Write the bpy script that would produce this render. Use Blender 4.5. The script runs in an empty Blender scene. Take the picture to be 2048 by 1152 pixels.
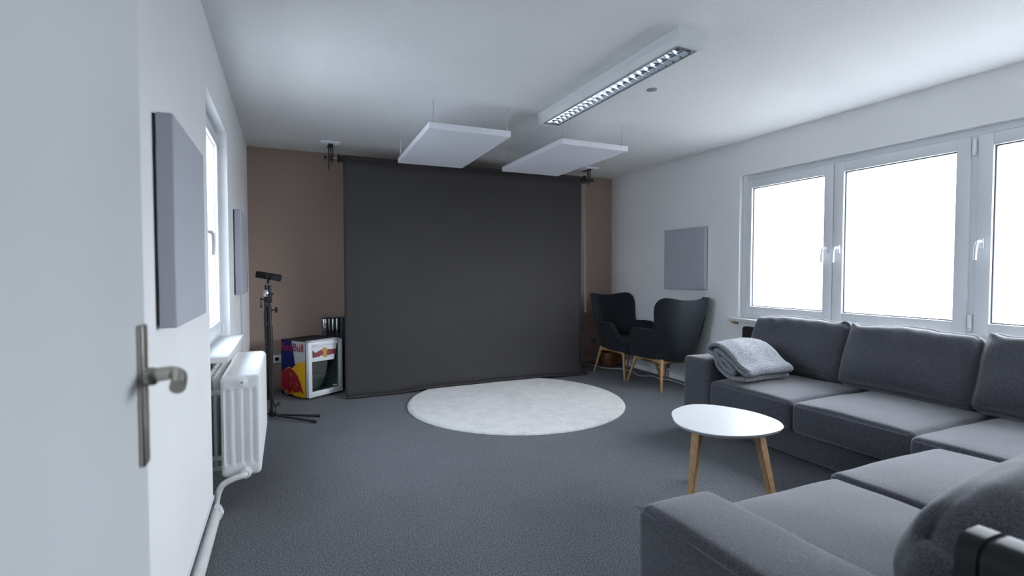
import bpy, bmesh, math, random
from mathutils import Vector, Matrix, noise
random.seed(7)
S = bpy.context.scene
COL = S.collection
PI = math.pi

# ------------------------------------------------------------------ camera, sky, exposure
cam_data = bpy.data.cameras.new('camera')
cam_data.sensor_width = 36.0
cam_data.lens = 1010.0 / 2048 * 36.0
cam_data.clip_start = 0.02
cam_data.dof.use_dof = True
cam_data.dof.focus_distance = 4.2
cam_data.dof.aperture_fstop = 2.8
cam = bpy.data.objects.new('camera', cam_data)
COL.objects.link(cam)
cam.location = (0, 0, 1.22)
cam.rotation_euler = (math.radians(90 - 1.85), 0, math.radians(-24.06))
S.camera = cam

world = bpy.data.worlds.new('world')
S.world = world
world.use_nodes = True
bg = world.node_tree.nodes['Background']
bg.inputs[0].default_value = (0.90, 0.938, 1.0, 1)
# overcast sky above the horizon, duller ground below it
_nt = world.node_tree
_tc = _nt.nodes.new('ShaderNodeTexCoord')
_sx = _nt.nodes.new('ShaderNodeSeparateXYZ')
_mr = _nt.nodes.new('ShaderNodeMapRange')
_mr.inputs['From Min'].default_value = -0.10
_mr.inputs['From Max'].default_value = 0.10
_mr.inputs['To Min'].default_value = 3.2
_mr.inputs['To Max'].default_value = 15.0
_nt.links.new(_tc.outputs['Generated'], _sx.inputs[0])
_nt.links.new(_sx.outputs['Z'], _mr.inputs['Value'])
_nt.links.new(_mr.outputs['Result'], bg.inputs[1])
S.view_settings.view_transform = 'Standard'
S.view_settings.look = 'None'
S.view_settings.gamma = 1
S.view_settings.use_curve_mapping = False
S.view_settings.exposure = 0.42
S.cycles.diffuse_bounces = 8


def portal(name, loc, rot, sx, sy):
    l = bpy.data.lights.new(name, 'AREA')
    l.shape = 'RECTANGLE'
    l.size = sx
    l.size_y = sy
    l.cycles.is_portal = True
    o = bpy.data.objects.new(name, l)
    o.location = loc
    o.rotation_euler = rot
    COL.objects.link(o)


portal('window_portal', (4.30, 1.86, 1.46), (0, PI / 2, 0), 1.4, 3.5)
portal('window_portal', (-0.66, 3.32, 1.46), (0, -PI / 2, 0), 1.4, 1.1)

# ------------------------------------------------------------------ materials
MATS = {}


def mat(name, col, rough=0.6, metal=0.0, bump=0.0, bscale=200.0, vary=0.0, vscale=8.0, fleck=None, fscale=900.0,
        spec=0.5, sheen=0.0, stretch=None, flo=0.42, fhi=0.62, bdist=0.002):
    if name in MATS:
        return MATS[name]
    m = bpy.data.materials.new(name)
    m.use_nodes = True
    nt = m.node_tree
    b = nt.nodes['Principled BSDF']
    b.inputs['Roughness'].default_value = rough
    b.inputs['Metallic'].default_value = metal
    b.inputs['Specular IOR Level'].default_value = spec
    if sheen:
        b.inputs['Sheen Weight'].default_value = sheen
        b.inputs['Sheen Roughness'].default_value = 0.5
    tc = nt.nodes.new('ShaderNodeTexCoord')
    vec = tc.outputs['Object']
    if stretch:
        mp = nt.nodes.new('ShaderNodeMapping')
        mp.inputs['Scale'].default_value = stretch
        nt.links.new(vec, mp.inputs['Vector'])
        vec = mp.outputs['Vector']

    def noi(scale, detail=3.0):
        n = nt.nodes.new('ShaderNodeTexNoise')
        n.inputs['Scale'].default_value = scale
        n.inputs['Detail'].default_value = detail
        nt.links.new(vec, n.inputs['Vector'])
        return n

    c4 = (*col, 1)
    cur = None
    if fleck:
        n = noi(fscale, 2.0)
        r = nt.nodes.new('ShaderNodeValToRGB')
        r.color_ramp.elements[0].position = flo
        r.color_ramp.elements[0].color = c4
        r.color_ramp.elements[1].position = fhi
        r.color_ramp.elements[1].color = (*fleck, 1)
        nt.links.new(n.outputs['Fac'], r.inputs['Fac'])
        cur = r.outputs['Color']
    n = noi(vscale, 4.0)
    mx = nt.nodes.new('ShaderNodeMix')
    mx.data_type = 'RGBA'
    mx.blend_type = 'MULTIPLY'
    mr = nt.nodes.new('ShaderNodeMapRange')
    mr.inputs['From Min'].default_value = 0.3
    mr.inputs['From Max'].default_value = 0.7
    mr.inputs['To Min'].default_value = 1.0 - vary
    mr.inputs['To Max'].default_value = 1.0
    nt.links.new(n.outputs['Fac'], mr.inputs['Value'])
    cc = nt.nodes.new('ShaderNodeCombineColor')
    for i in range(3):
        nt.links.new(mr.outputs['Result'], cc.inputs[i])
    mx.inputs['Factor'].default_value = 1.0
    if cur:
        nt.links.new(cur, mx.inputs['A'])
    else:
        mx.inputs['A'].default_value = c4
    nt.links.new(cc.outputs['Color'], mx.inputs['B'])
    nt.links.new(mx.outputs['Result'], b.inputs['Base Color'])
    if bump:
        n2 = noi(bscale, 3.0)
        bp = nt.nodes.new('ShaderNodeBump')
        bp.inputs['Strength'].default_value = bump
        bp.inputs['Distance'].default_value = bdist
        nt.links.new(n2.outputs['Fac'], bp.inputs['Height'])
        nt.links.new(bp.outputs['Normal'], b.inputs['Normal'])
    MATS[name] = m
    return m


M_WALL = mat('white_wall_paint', (0.85, 0.85, 0.85), 0.85, bump=0.25, bscale=60, vary=0.03, vscale=2.5, bdist=0.003)
M_CEIL = mat('rough_ceiling_plaster', (0.86, 0.86, 0.85), 0.9, bump=0.7, bscale=95, vary=0.04, vscale=1.6, bdist=0.006)
M_BROWN = mat('brown_wall_paint', (0.385, 0.29, 0.24), 0.85, bump=0.2, bscale=60, vary=0.04, vscale=2, bdist=0.003)
M_CARPET = mat('grey_carpet', (0.020, 0.024, 0.029), 0.95, bump=0.9, bscale=220, vary=0.12, vscale=3,
               fleck=(0.24, 0.252, 0.275), fscale=165, sheen=0.1, flo=0.36, fhi=0.70, bdist=0.004)
M_RECESS_SHADE = mat('recess_shade_grey', (0.05, 0.05, 0.055), 0.95, bump=0.5, bscale=40)  # dark grey stands in for the shade in the recess at the wall's foot
M_NICHE_SHADE = mat('niche_shade_grey', (0.16, 0.165, 0.17), 0.9, bump=0.3, bscale=50)  # white niche wall coloured grey to carry the shade behind the radiator
M_PVC = mat('white_window_plastic', (0.74, 0.76, 0.78), 0.5, vary=0.02, spec=0.25)
M_GASKET = mat('grey_gasket', (0.10, 0.11, 0.12), 0.6)
M_SILL = mat('white_sill_stone', (0.74, 0.75, 0.74), 0.45, spec=0.3, vary=0.04, vscale=12)
M_DOOR = mat('white_door_lacquer', (0.68, 0.70, 0.71), 0.45, vary=0.05, vscale=3)
M_BRASS = mat('brushed_nickel', (0.56, 0.54, 0.47), 0.32, metal=1.0, vary=0.15, vscale=30)
M_CHROME = mat('chrome', (0.72, 0.73, 0.75), 0.15, metal=1.0)
M_RAD = mat('radiator_enamel', (0.80, 0.81, 0.81), 0.4, vary=0.03, vscale=10, spec=0.35)
M_PIPE = mat('painted_pipe', (0.76, 0.76, 0.75), 0.4, vary=0.08, vscale=20)
M_FOAM = mat('grey_panel_fabric', (0.46, 0.47, 0.52), 0.9, bump=0.25, bscale=500, vary=0.05, vscale=4)
M_FOAMW = mat('pale_panel_fabric', (0.80, 0.80, 0.85), 0.9, bump=0.2, bscale=500, vary=0.04, vscale=4)
M_PAPER = mat('charcoal_backdrop_paper', (0.048, 0.045, 0.046), 0.75, bump=0.06, bscale=14, vary=0.06, vscale=2, spec=0.3)
M_BLACK = mat('black_plastic', (0.014, 0.015, 0.016), 0.45, vary=0.1, vscale=20)
M_BLACKM = mat('black_powder_metal', (0.012, 0.013, 0.014), 0.4, vary=0.1, vscale=20)
M_SATIN = mat('black_satin_shell', (0.016, 0.018, 0.021), 0.5, spec=0.3, vary=0.1, vscale=15)
M_MICF = mat('black_mic_foam', (0.012, 0.012, 0.013), 0.95, bump=0.8, bscale=600)
M_SOFA = mat('charcoal_sofa_weave', (0.026, 0.028, 0.035), 0.92, bump=0.7, bscale=330, vary=0.1, vscale=5, spec=0.3,
             fleck=(0.128, 0.134, 0.162), fscale=300, sheen=0.45, flo=0.36, fhi=0.72)
M_THREAD = mat('grey_seam_thread', (0.16, 0.165, 0.185), 0.9)
M_CHAIR = mat('dark_chair_cloth', (0.013, 0.018, 0.023), 0.85, bump=0.3, bscale=400, vary=0.12, vscale=5, sheen=0.05, spec=0.3)
M_SEAM = mat('dark_seam_cord', (0.014, 0.018, 0.022), 0.85)
M_OAK = mat('oak_wood', (0.50, 0.30, 0.14), 0.45, vary=0.35, vscale=22, stretch=(6, 6, 0.7), bump=0.1, bscale=60)
M_TABLE = mat('white_table_lacquer', (0.74, 0.75, 0.76), 0.3)
M_EDGE = mat('grey_table_edge', (0.36, 0.37, 0.38), 0.5)
M_RUG = mat('cream_shag', (0.76, 0.74, 0.705), 0.95, bump=1.0, bscale=130, vary=0.14, vscale=9, sheen=0.2,
            fleck=(0.90, 0.885, 0.85), fscale=110, flo=0.3, fhi=0.6, bdist=0.01)
M_BLANKET = mat('grey_fleece', (0.17, 0.18, 0.205), 0.95, bump=1.0, bscale=260, vary=0.2, vscale=14,
                fleck=(0.42, 0.44, 0.48), fscale=150, sheen=0.3, bdist=0.008)
M_SILVER = mat('silver_laminate', (0.50, 0.51, 0.53), 0.35, metal=0.3)
M_BLUE = mat('deep_blue_print', (0.008, 0.014, 0.105), 0.6, spec=0.15)
M_YELLOW = mat('sun_yellow_print', (0.75, 0.42, 0.012), 0.6, spec=0.2)
M_OCHRE = mat('dull_yellow_print', (0.55, 0.30, 0.07), 0.5)
M_RED = mat('bull_red_print', (0.30, 0.010, 0.022), 0.6, spec=0.2)
M_REDD = mat('dull_red_print', (0.26, 0.05, 0.05), 0.5)
M_LETTER = mat('letter_red_print', (0.42, 0.010, 0.06), 0.6, spec=0.2)
M_WHITEP = mat('white_print', (0.72, 0.74, 0.76), 0.5)
M_DOORW = mat('white_cooler_plastic', (0.74, 0.76, 0.78), 0.35)
M_INNER = mat('grey_cooler_liner', (0.30, 0.33, 0.31), 0.5)
M_LAMPW = mat('lamp_white_metal', (0.74, 0.76, 0.76), 0.45)
M_MIRR = mat('polished_louvre', (0.66, 0.70, 0.74), 0.10, metal=1.0)
M_TUBE = mat('unlit_tube', (0.62, 0.66, 0.68), 0.3)
M_GREYC = mat('grey_cover', (0.28, 0.29, 0.29), 0.6)
M_TUB = mat('dark_brown_wood', (0.16, 0.065, 0.022), 0.5, vary=0.3, vscale=10, stretch=(3, 3, 0.6))
M_PINE = mat('bare_pine', (0.55, 0.30, 0.10), 0.6, vary=0.3, vscale=30)
M_CORD = mat('white_cord', (0.72, 0.73, 0.74), 0.45)
M_BLOCKER = mat('light_blocker_pale', (0.8, 0.8, 0.8), 0.9)


def glass_mat(name, tint, gloss, rough=0.0):
    m = bpy.data.materials.new(name)
    m.use_nodes = True
    nt = m.node_tree
    for n in list(nt.nodes):
        nt.nodes.remove(n)
    out = nt.nodes.new('ShaderNodeOutputMaterial')
    t = nt.nodes.new('ShaderNodeBsdfTransparent')
    t.inputs[0].default_value = (*tint, 1)
    g = nt.nodes.new('ShaderNodeBsdfGlossy')
    g.inputs['Roughness'].default_value = rough
    mx = nt.nodes.new('ShaderNodeMixShader')
    mx.inputs[0].default_value = gloss
    nt.links.new(t.outputs[0], mx.inputs[1])
    nt.links.new(g.outputs[0], mx.inputs[2])
    nt.links.new(mx.outputs[0], out.inputs[0])
    return m


M_GLASS = glass_mat('window_glass', (0.97, 0.985, 1.0), 0.05)
M_CGLASS = glass_mat('cooler_glass', (0.72, 0.75, 0.75), 0.10, 0.02)
M_FILM = glass_mat('frosted_film', (0.80, 0.84, 0.88), 0.0)


# ------------------------------------------------------------------ mesh helpers
def finish(bm, name, m, parent=None, smooth=True, angle=40):
    bmesh.ops.recalc_face_normals(bm, faces=bm.faces)
    me = bpy.data.meshes.new(name)
    bm.to_mesh(me)
    bm.free()
    o = bpy.data.objects.new(name, me)
    ms = m if isinstance(m, (list, tuple)) else [m]
    for x in ms:
        me.materials.append(x)
    if smooth:
        me.shade_smooth()
        try:
            me.set_sharp_from_angle(angle=math.radians(angle))
        except Exception:
            pass
    COL.objects.link(o)
    if parent:
        o.parent = parent
        o.matrix_parent_inverse = Matrix.Identity(4)
        # meshes are built in world space: move into the parent's frame
        w = Matrix.LocRotScale(parent.location, parent.rotation_euler, None) if not parent.parent else \
            Matrix.LocRotScale(parent.parent.location, parent.parent.rotation_euler, None)
        if parent.type == 'EMPTY':
            me.transform(w.inverted())
        elif parent.parent:
            me.transform(w.inverted())
    return o


def thing(name, label, cat, loc=(0, 0, 0), rz=0.0, group=None):
    o = bpy.data.objects.new(name, None)
    o.empty_display_size = 0.05
    o.location = loc
    o.rotation_euler = (0, 0, rz)
    COL.objects.link(o)
    o['label'] = label
    o['category'] = cat
    if group:
        o['group'] = group
    return o


def tag(o, label, cat, group=None):
    o['label'] = label
    o['category'] = cat
    if group:
        o['group'] = group
    return o


def structure(o, label=None):
    o['kind'] = 'structure'
    if label:
        o['label'] = label
    return o


def box(bm, x0, x1, y0, y1, z0, z1, bevel=0.0, seg=2, mi=0, mtx=None):
    r = bmesh.ops.create_cube(bm, size=1.0)
    vs = r['verts']
    for v in vs:
        v.co = Vector((x0 + (v.co.x + .5) * (x1 - x0), y0 + (v.co.y + .5) * (y1 - y0), z0 + (v.co.z + .5) * (z1 - z0)))
    fs = list({f for v in vs for f in v.link_faces})
    if bevel > 0:
        es = list({e for f in fs for e in f.edges})
        rr = bmesh.ops.bevel(bm, geom=es, offset=bevel, segments=seg, affect='EDGES', profile=0.5)
        vs = list({v for v in rr['verts']} | {v for v in vs if v.is_valid})
        fs = list({f for v in vs for f in v.link_faces})
    for f in fs:
        f.material_index = mi
    if mtx:
        for v in vs:
            v.co = mtx @ v.co
    return vs


def frame_of(d):
    d = d.normalized()
    a = Vector((0, 0, 1)) if abs(d.z) < 0.95 else Vector((1, 0, 0))
    x = d.cross(a).normalized()
    y = d.cross(x).normalized()
    return x, y


def tube(bm, pts, rad, seg=12, cap=True, mi=0, sq=None):
    pts = [Vector(p) for p in pts]
    n = len(pts)
    rs = rad if isinstance(rad, (list, tuple)) else [rad] * n
    rings = []
    px = None
    for i, p in enumerate(pts):
        d = (pts[min(i + 1, n - 1)] - pts[max(i - 1, 0)])
        if d.length < 1e-9:
            d = Vector((0, 0, 1))
        x, y = frame_of(d)
        if px is not None:
            x = (px - d.normalized() * px.dot(d.normalized())).normalized()
            y = d.normalized().cross(x)
        px = x
        ring = []
        for k in range(seg):
            a = 2 * PI * k / seg
            ring.append(bm.verts.new(p + (x * math.cos(a) + y * math.sin(a)) * rs[i]))
        rings.append(ring)
    for i in range(n - 1):
        for k in range(seg):
            f = bm.faces.new((rings[i][k], rings[i][(k + 1) % seg], rings[i + 1][(k + 1) % seg], rings[i + 1][k]))
            f.material_index = mi
    if cap:
        for r, rev in ((rings[0], True), (rings[-1], False)):
            f = bm.faces.new(list(reversed(r)) if rev else r)
            f.material_index = mi


def lathe(bm, prof, c, axis=Vector((0, 0, 1)), seg=24, mi=0):
    """prof: list of (radius, height) along axis from c."""
    axis = Vector(axis).normalized()
    x, y = frame_of(axis)
    c = Vector(c)
    rings = []
    for r, h in prof:
        rings.append([bm.verts.new(c + axis * h + (x * math.cos(2 * PI * k / seg) + y * math.sin(2 * PI * k / seg)) * max(r, 1e-5))
                      for k in range(seg)])
    for i in range(len(rings) - 1):
        for k in range(seg):
            f = bm.faces.new((rings[i][k], rings[i][(k + 1) % seg], rings[i + 1][(k + 1) % seg], rings[i + 1][k]))
            f.material_index = mi
    bm.faces.new(list(reversed(rings[0]))).material_index = mi
    bm.faces.new(rings[-1]).material_index = mi


def prism(bm, pts, d, mi=0):
    """closed polygon (3-D points) extruded by vector d."""
    d = Vector(d)
    a = [bm.verts.new(Vector(p)) for p in pts]
    b = [bm.verts.new(Vector(p) + d) for p in pts]
    n = len(a)
    fs = [bm.faces.new(list(reversed(a))), bm.faces.new(b)]
    for i in range(n):
        bm.faces.new((a[i], a[(i + 1) % n], b[(i + 1) % n], b[i])).material_index = mi
    for f in fs:
        f.material_index = mi
    bmesh.ops.triangulate(bm, faces=fs)


def soft_box(bm, x0, x1, y0, y1, z0, z1, r, crown=0.0, n=14, fn=None, side=0.0):
    """rounded, slightly domed cushion block as one subdivided cube."""
    c = Vector(((x0 + x1) / 2, (y0 + y1) / 2, (z0 + z1) / 2))
    h = Vector(((x1 - x0) / 2, (y1 - y0) / 2, (z1 - z0) / 2))
    idx = {}

    def vert(u, v, w):
        k = (round(u, 5), round(v, 5), round(w, 5))
        if k in idx:
            return idx[k]
        p = Vector((u * h.x, v * h.y, w * h.z))
        core = Vector((max(-h.x + r, min(h.x - r, p.x)), max(-h.y + r, min(h.y - r, p.y)), max(-h.z + r, min(h.z - r, p.z))))
        d = p - core
        if d.length > 1e-9:
            p = core + d.normalized() * r
        k2 = (1 - u * u) * (1 - v * v)
        if w > 0:
            p.z += crown * k2 ** 0.7 * w
        if side:
            p.x += side * u * (1 - v * v) * (1 - w * w)
            p.y += side * v * (1 - u * u) * (1 - w * w)
        q = c + p
        if fn:
            q = fn(q, u, v, w)
        idx[k] = bm.verts.new(q)
        return idx[k]

    def samples(half):
        # cluster samples near the rounded edges
        k = max(0.0, 1 - r / half)
        a = [-1 + (1 - k) * i / 4 for i in range(4)]
        m = [-k + 2 * k * i / n for i in range(n + 1)]
        return a + m + [-t for t in reversed(a)]

    su, sv, sw = samples(h.x), samples(h.y), samples(h.z)
    for A, B, mk in ((su, sv, lambda a, b, s: (a, b, s)), (su, sw, lambda a, b, s: (a, s, b)), (sv, sw, lambda a, b, s: (s, a, b))):
        for s in (-1, 1):
            for i in range(len(A) - 1):
                for j in range(len(B) - 1):
                    q = [vert(*mk(A[i], B[j], s)), vert(*mk(A[i + 1], B[j], s)), vert(*mk(A[i + 1], B[j + 1], s)), vert(*mk(A[i], B[j + 1], s))]
                    if len(set(q)) == 4:
                        try:
                            bm.faces.new(q)
                        except ValueError:
                            pass


def copy_tree(o, parent=None):
    c = o.copy()
    COL.objects.link(c)
    if parent:
        c.parent = parent
    for ch in list(o.children):
        copy_tree(ch, c)
    return c


def smooth_path(pts, n=8):
    """Catmull-Rom resample."""
    P = [Vector(p) for p in pts]
    out = []
    for i in range(len(P) - 1):
        p0, p1, p2, p3 = P[max(i - 1, 0)], P[i], P[i + 1], P[min(i + 2, len(P) - 1)]
        for k in range(n):
            t = k / n
            out.append(0.5 * ((2 * p1) + (p2 - p0) * t + (2 * p0 - 5 * p1 + 4 * p2 - p3) * t * t + (3 * p1 - p0 - 3 * p2 + p3) * t ** 3))
    out.append(P[-1])
    return out


# ------------------------------------------------------------------ room shell
XL, XR, YB, H = -0.345, 4.02, 5.70, 2.47
YF = 0.06
W1 = (2.845, 3.80, 0.80, 2.12)      # left window opening y0,y1,z0,z1
W2 = (0.13, 3.59, 0.77, 2.145)      # right window opening, lengthened out of view for more light

bm = bmesh.new()
box(bm, XL - 0.11, XR + 0.02, -1.5, YB + 0.02, -0.08, 0.0)
structure(finish(bm, 'floor', M_CARPET, smooth=False), 'dark grey flecked carpet floor')
bm = bmesh.new()
box(bm, XL - 0.3, XR + 0.3, -1.6, YB + 0.2, H, H + 0.12)
structure(finish(bm, 'ceiling', M_CEIL, smooth=False), 'white rough plastered ceiling')
bm = bmesh.new()
box(bm, XL - 0.3, XR + 0.3, YB, YB + 0.15, -0.08, H)
structure(finish(bm, 'wall_back', M_BROWN, smooth=False), 'brown painted back wall behind the backdrop')

bm = bmesh.new()
t = 0.26
LB = 0.115   # plaster ends above the floor on the left
for (y0, y1, z0, z1) in ((YF - 1.6, W1[0], LB, H), (W1[1], YB, LB, H), (W1[0], W1[1], W1[3], H)):
    box(bm, XL - t, XL, y0, y1, z0, z1)
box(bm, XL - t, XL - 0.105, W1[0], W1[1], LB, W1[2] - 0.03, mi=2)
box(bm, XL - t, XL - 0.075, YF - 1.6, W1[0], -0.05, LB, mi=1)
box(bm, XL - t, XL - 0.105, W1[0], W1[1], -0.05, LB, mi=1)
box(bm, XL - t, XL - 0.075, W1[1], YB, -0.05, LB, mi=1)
structure(finish(bm, 'wall_left', [M_WALL, M_RECESS_SHADE, M_NICHE_SHADE], smooth=False), 'white left wall with a recessed window')

bm = bmesh.new()
for (y0, y1, z0, z1) in ((YF - 1.6, W2[0], -0.05, H), (W2[1], YB, -0.05, H), (W2[0], W2[1], -0.05, W2[2] - 0.036), (W2[0], W2[1], W2[3], H)):
    box(bm, XR, XR + t, y0, y1, z0, z1)
structure(finish(bm, 'wall_right', M_WALL, smooth=False), 'white right wall with a wide window')

bm = bmesh.new()
box(bm, XL, -0.255, YF - 0.1, YF, 0, H)
box(bm, 0.66, XR, YF - 0.1, YF, 0, H)
box(bm, -0.255, 0.66, YF - 0.1, YF, 2.03, H)
structure(finish(bm, 'wall_front', M_WALL, smooth=False), 'white wall with the open doorway')
bm = bmesh.new()
box(bm, XL, XR, -1.6, -1.5, 0, H)
structure(finish(bm, 'wall_hallway', M_WALL, smooth=False))

bm = bmesh.new()
box(bm, -5.4, -5.2, -6, 14, -4, 2.3)  # unseen wall, added to cut the daylight through the narrow window
structure(finish(bm, 'outside_light_blocker', M_BLOCKER, smooth=False), 'pale wall added outside the narrow window to dim its daylight')
# baseboards and trims
bm = bmesh.new()
box(bm, XL, XR, YB - 0.016, YB, 0.03, 0.085, 0.003)
structure(finish(bm, 'baseboard_back', M_BROWN, smooth=False))
bm = bmesh.new()
box(bm, XR - 0.018, XR, 0.3, YB - 0.02, 0.055, 0.15, 0.004)
structure(finish(bm, 'baseboard_right', M_PVC, smooth=False))
bm = bmesh.new()
box(bm, XL - 0.01, XL + 0.006, YF, W1[0], LB - 0.012, LB + 0.004, 0.002)
box(bm, XL - 0.01, XL + 0.006, W1[1], YB - 0.02, LB - 0.012, LB + 0.004, 0.002)
structure(finish(bm, 'baseboard_left', M_PVC, smooth=False))

# door frame (behind the camera) and the open door leaf
bm = bmesh.new()
for x0, x1, z0, z1 in ((-0.285, -0.25, 0, 2.06), (0.655, 0.70, 0, 2.06), (-0.285, 0.70, 2.02, 2.06)):
    box(bm, x0, x1, YF - 0.11, YF + 0.012, z0, z1, 0.004)
structure(finish(bm, 'trim_1', M_DOOR, smooth=False))

DX = -0.205
door = thing('door_1', 'white door leaf standing open at the left edge', 'door', (DX, 0.1, 0))
door['kind'] = 'structure'
bm = bmesh.new()
box(bm, DX - 0.04, DX, 0.10, 0.962, 0.012, 2.0, 0.003)
leaf = finish(bm, 'door_leaf', M_DOOR, door)
bm = bmesh.new()
box(bm, DX, DX + 0.008, 0.910, 0.942, 0.925, 1.140, 0.0035)
plate = finish(bm, 'handle_plate', M_BRASS, door)
bm = bmesh.new()
hp = smooth_path([(DX + 0.006, 0.925, 1.060), (DX + 0.034, 0.925, 1.063), (DX + 0.045, 0.922, 1.0625), (DX + 0.052, 0.912, 1.060), (DX + 0.055, 0.895, 1.055), (DX + 0.056, 0.876, 1.050)], 6)
tube(bm, hp, 0.0108, 18)
lathe(bm, [(0.014, 0), (0.014, 0.012), (0.0115, 0.016)], (DX + 0.006, 0.925, 1.060), (1, 0, 0))
finish(bm, 'door_handle', M_BRASS, door)

# ------------------------------------------------------------------ windows
def ring_frame(bm, axis_x0, axis_x1, y0, y1, z0, z1, w, bevel=0.004):
    """rectangular frame of bar width w in a plane of constant x"""
    box(bm, axis_x0, axis_x1, y0, y0 + w, z0, z1, bevel)
    box(bm, axis_x0, axis_x1, y1 - w, y1, z0, z1, bevel)
    box(bm, axis_x0, axis_x1, y0 + w - .001, y1 - w + .001, z0, z0 + w, bevel)
    box(bm, axis_x0, axis_x1, y0 + w - .001, y1 - w + .001, z1 - w, z1, bevel)


def win_handle(root, x, y, z, s):
    """handle on the room side; s = sign of the room direction along x"""
    bm = bmesh.new()
    a, b = sorted((x, x + s * 0.012))
    box(bm, a, b, y - 0.014, y + 0.014, z - 0.034, z + 0.034, 0.005)
    tube(bm, smooth_path([(x + s * .008, y, z + .012), (x + s * .038, y, z + .012), (x + s * .052, y + .002, z + .002), (x + s * .054, y + .008, z - .04), (x + s * .050, y + .012, z - .105)], 6),
         [0.0095] * 12 + [0.0092] * 13, 12)
    finish(bm, 'window_handle', M_PVC, root)


win2 = thing('window_2', 'wide white three-sash window in the right wall above the sofa', 'window', (XR + 0.05, 1.86, 0.77))
win2['kind'] = 'structure'
FX0, FX1 = XR + 0.045, XR + 0.115
bm = bmesh.new()
ring_frame(bm, FX0, FX1, W2[0], W2[1], W2[2], W2[3], 0.05)
for ym in (1.776, 0.911):
    box(bm, FX0, FX1, ym - .024, ym + .024, W2[2] + .049, W2[3] - .049, 0.003)
finish(bm, 'window_frame', M_PVC, win2)
for (y0, y1) in ((2.692, 3.555), (1.795, 2.687), (0.935, 1.757), (0.165, 0.887)):  # last sash lies out of view, added to even out the daylight
    bm = bmesh.new()
    ring_frame(bm, FX0 - 0.016, FX1 - 0.02, y0, y1, 0.812, 2.092, 0.078, 0.005)
    sash = finish(bm, 'window_sash', M_PVC, win2)
    bm = bmesh.new()
    ring_frame(bm, FX0 + 0.004, FX0 + 0.018, y0 + .074, y1 - .074, 0.886, 2.018, 0.012, 0.002)
    finish(bm, 'glazing_bead', M_GASKET, win2)
    bm = bmesh.new()
    box(bm, FX0 + 0.022, FX0 + 0.026, y0 + .07, y1 - .07, 0.88, 2.02)
    finish(bm, 'window_pane', M_GLASS, win2, smooth=False)
for y in (2.735, 2.640, 1.725):
    win_handle(win2, FX0 - 0.016, y, 1.40, -1)
for z in (0.90, 2.03):
    bm = bmesh.new()
    tube(bm, [(FX0 - 0.022, 1.776, z - 0.048), (FX0 - 0.022, 1.776, z + 0.04)], 0.010, 12)
    tube(bm, [(FX0 - 0.022, 1.776, z - 0.062), (FX0 - 0.022, 1.776, z - 0.051)], 0.010, 12)
    box(bm, FX0 - 0.022, FX0 - 0.01, 1.766, 1.786, z - 0.05, z + 0.04)
    finish(bm, 'window_hinge', M_PVC, win2)
bm = bmesh.new()
box(bm, XR - 0.055, XR + 0.10, W2[0] - 0.06, W2[1] + 0.085, W2[2] - 0.034, W2[2], 0.006)
structure(finish(bm, 'trim_2', M_SILL), 'white sill under the wide window')
bm = bmesh.new()
prism(bm, [(XR - 0.003, 3.635, 0.735), (XR - 0.05, 3.635, 0.735), (XR - 0.05, 3.635, 0.727), (XR - 0.003, 3.635, 0.708)], (0, -0.05, 0))
tag(finish(bm, 'sill_bracket', M_PINE), 'small bare wooden wedge under the left end of the wide window sill', 'bracket')

win1 = thing('window_1', 'tall narrow white window recessed in the left wall above the radiator', 'window', (XL - 0.1, 3.3, 0.8))
win1['kind'] = 'structure'
GX1, GX0 = XL - 0.060, XL - 0.125
bm = bmesh.new()
ring_frame(bm, GX0, GX1, W1[0], W1[1], W1[2], W1[3], 0.045)
finish(bm, 'window_frame', M_PVC, win1)
bm = bmesh.new()
ring_frame(bm, GX0 + 0.02, GX1 + 0.014, W1[0] + .035, W1[1] - .035, W1[2] + .035, W1[3] - .035, 0.07, 0.005)
finish(bm, 'window_sash', M_PVC, win1)
bm = bmesh.new()
ring_frame(bm, GX1 - 0.014, GX1 - 0.004, W1[0] + .10, W1[1] - .10, W1[2] + .10, W1[3] - .10, 0.012, 0.002)
finish(bm, 'glazing_bead', M_PVC, win1)
bm = bmesh.new()
box(bm, GX1 - 0.022, GX1 - 0.018, W1[0] + .1, W1[1] - .1, W1[2] + .1, W1[3] - .1)
finish(bm, 'window_pane', M_GLASS, win1, smooth=False)
bm = bmesh.new()
box(bm, GX1 - 0.0175, GX1 - 0.0168, W1[0] + .11, W1[1] - .11, W1[2] + .11, 1.765)
finish(bm, 'frosted_film', M_FILM, win1, smooth=False)
win_handle(win1, GX1 + 0.014, 2.960, 1.41, 1)
for z in (0.855, 2.03):
    bm = bmesh.new()
    tube(bm, [(GX1 + 0.022, W1[1] - .028, z - 0.03), (GX1 + 0.022, W1[1] - .028, z + 0.03)], 0.007, 10)
    finish(bm, 'window_hinge', M_PVC, win1)
bm = bmesh.new()
box(bm, XL - 0.08, XL + 0.078, W1[0] - 0.005, W1[1] + 0.01, W1[2] - 0.03, W1[2], 0.005)
structure(finish(bm, 'trim_3', M_SILL), 'white sill under the narrow window')

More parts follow.
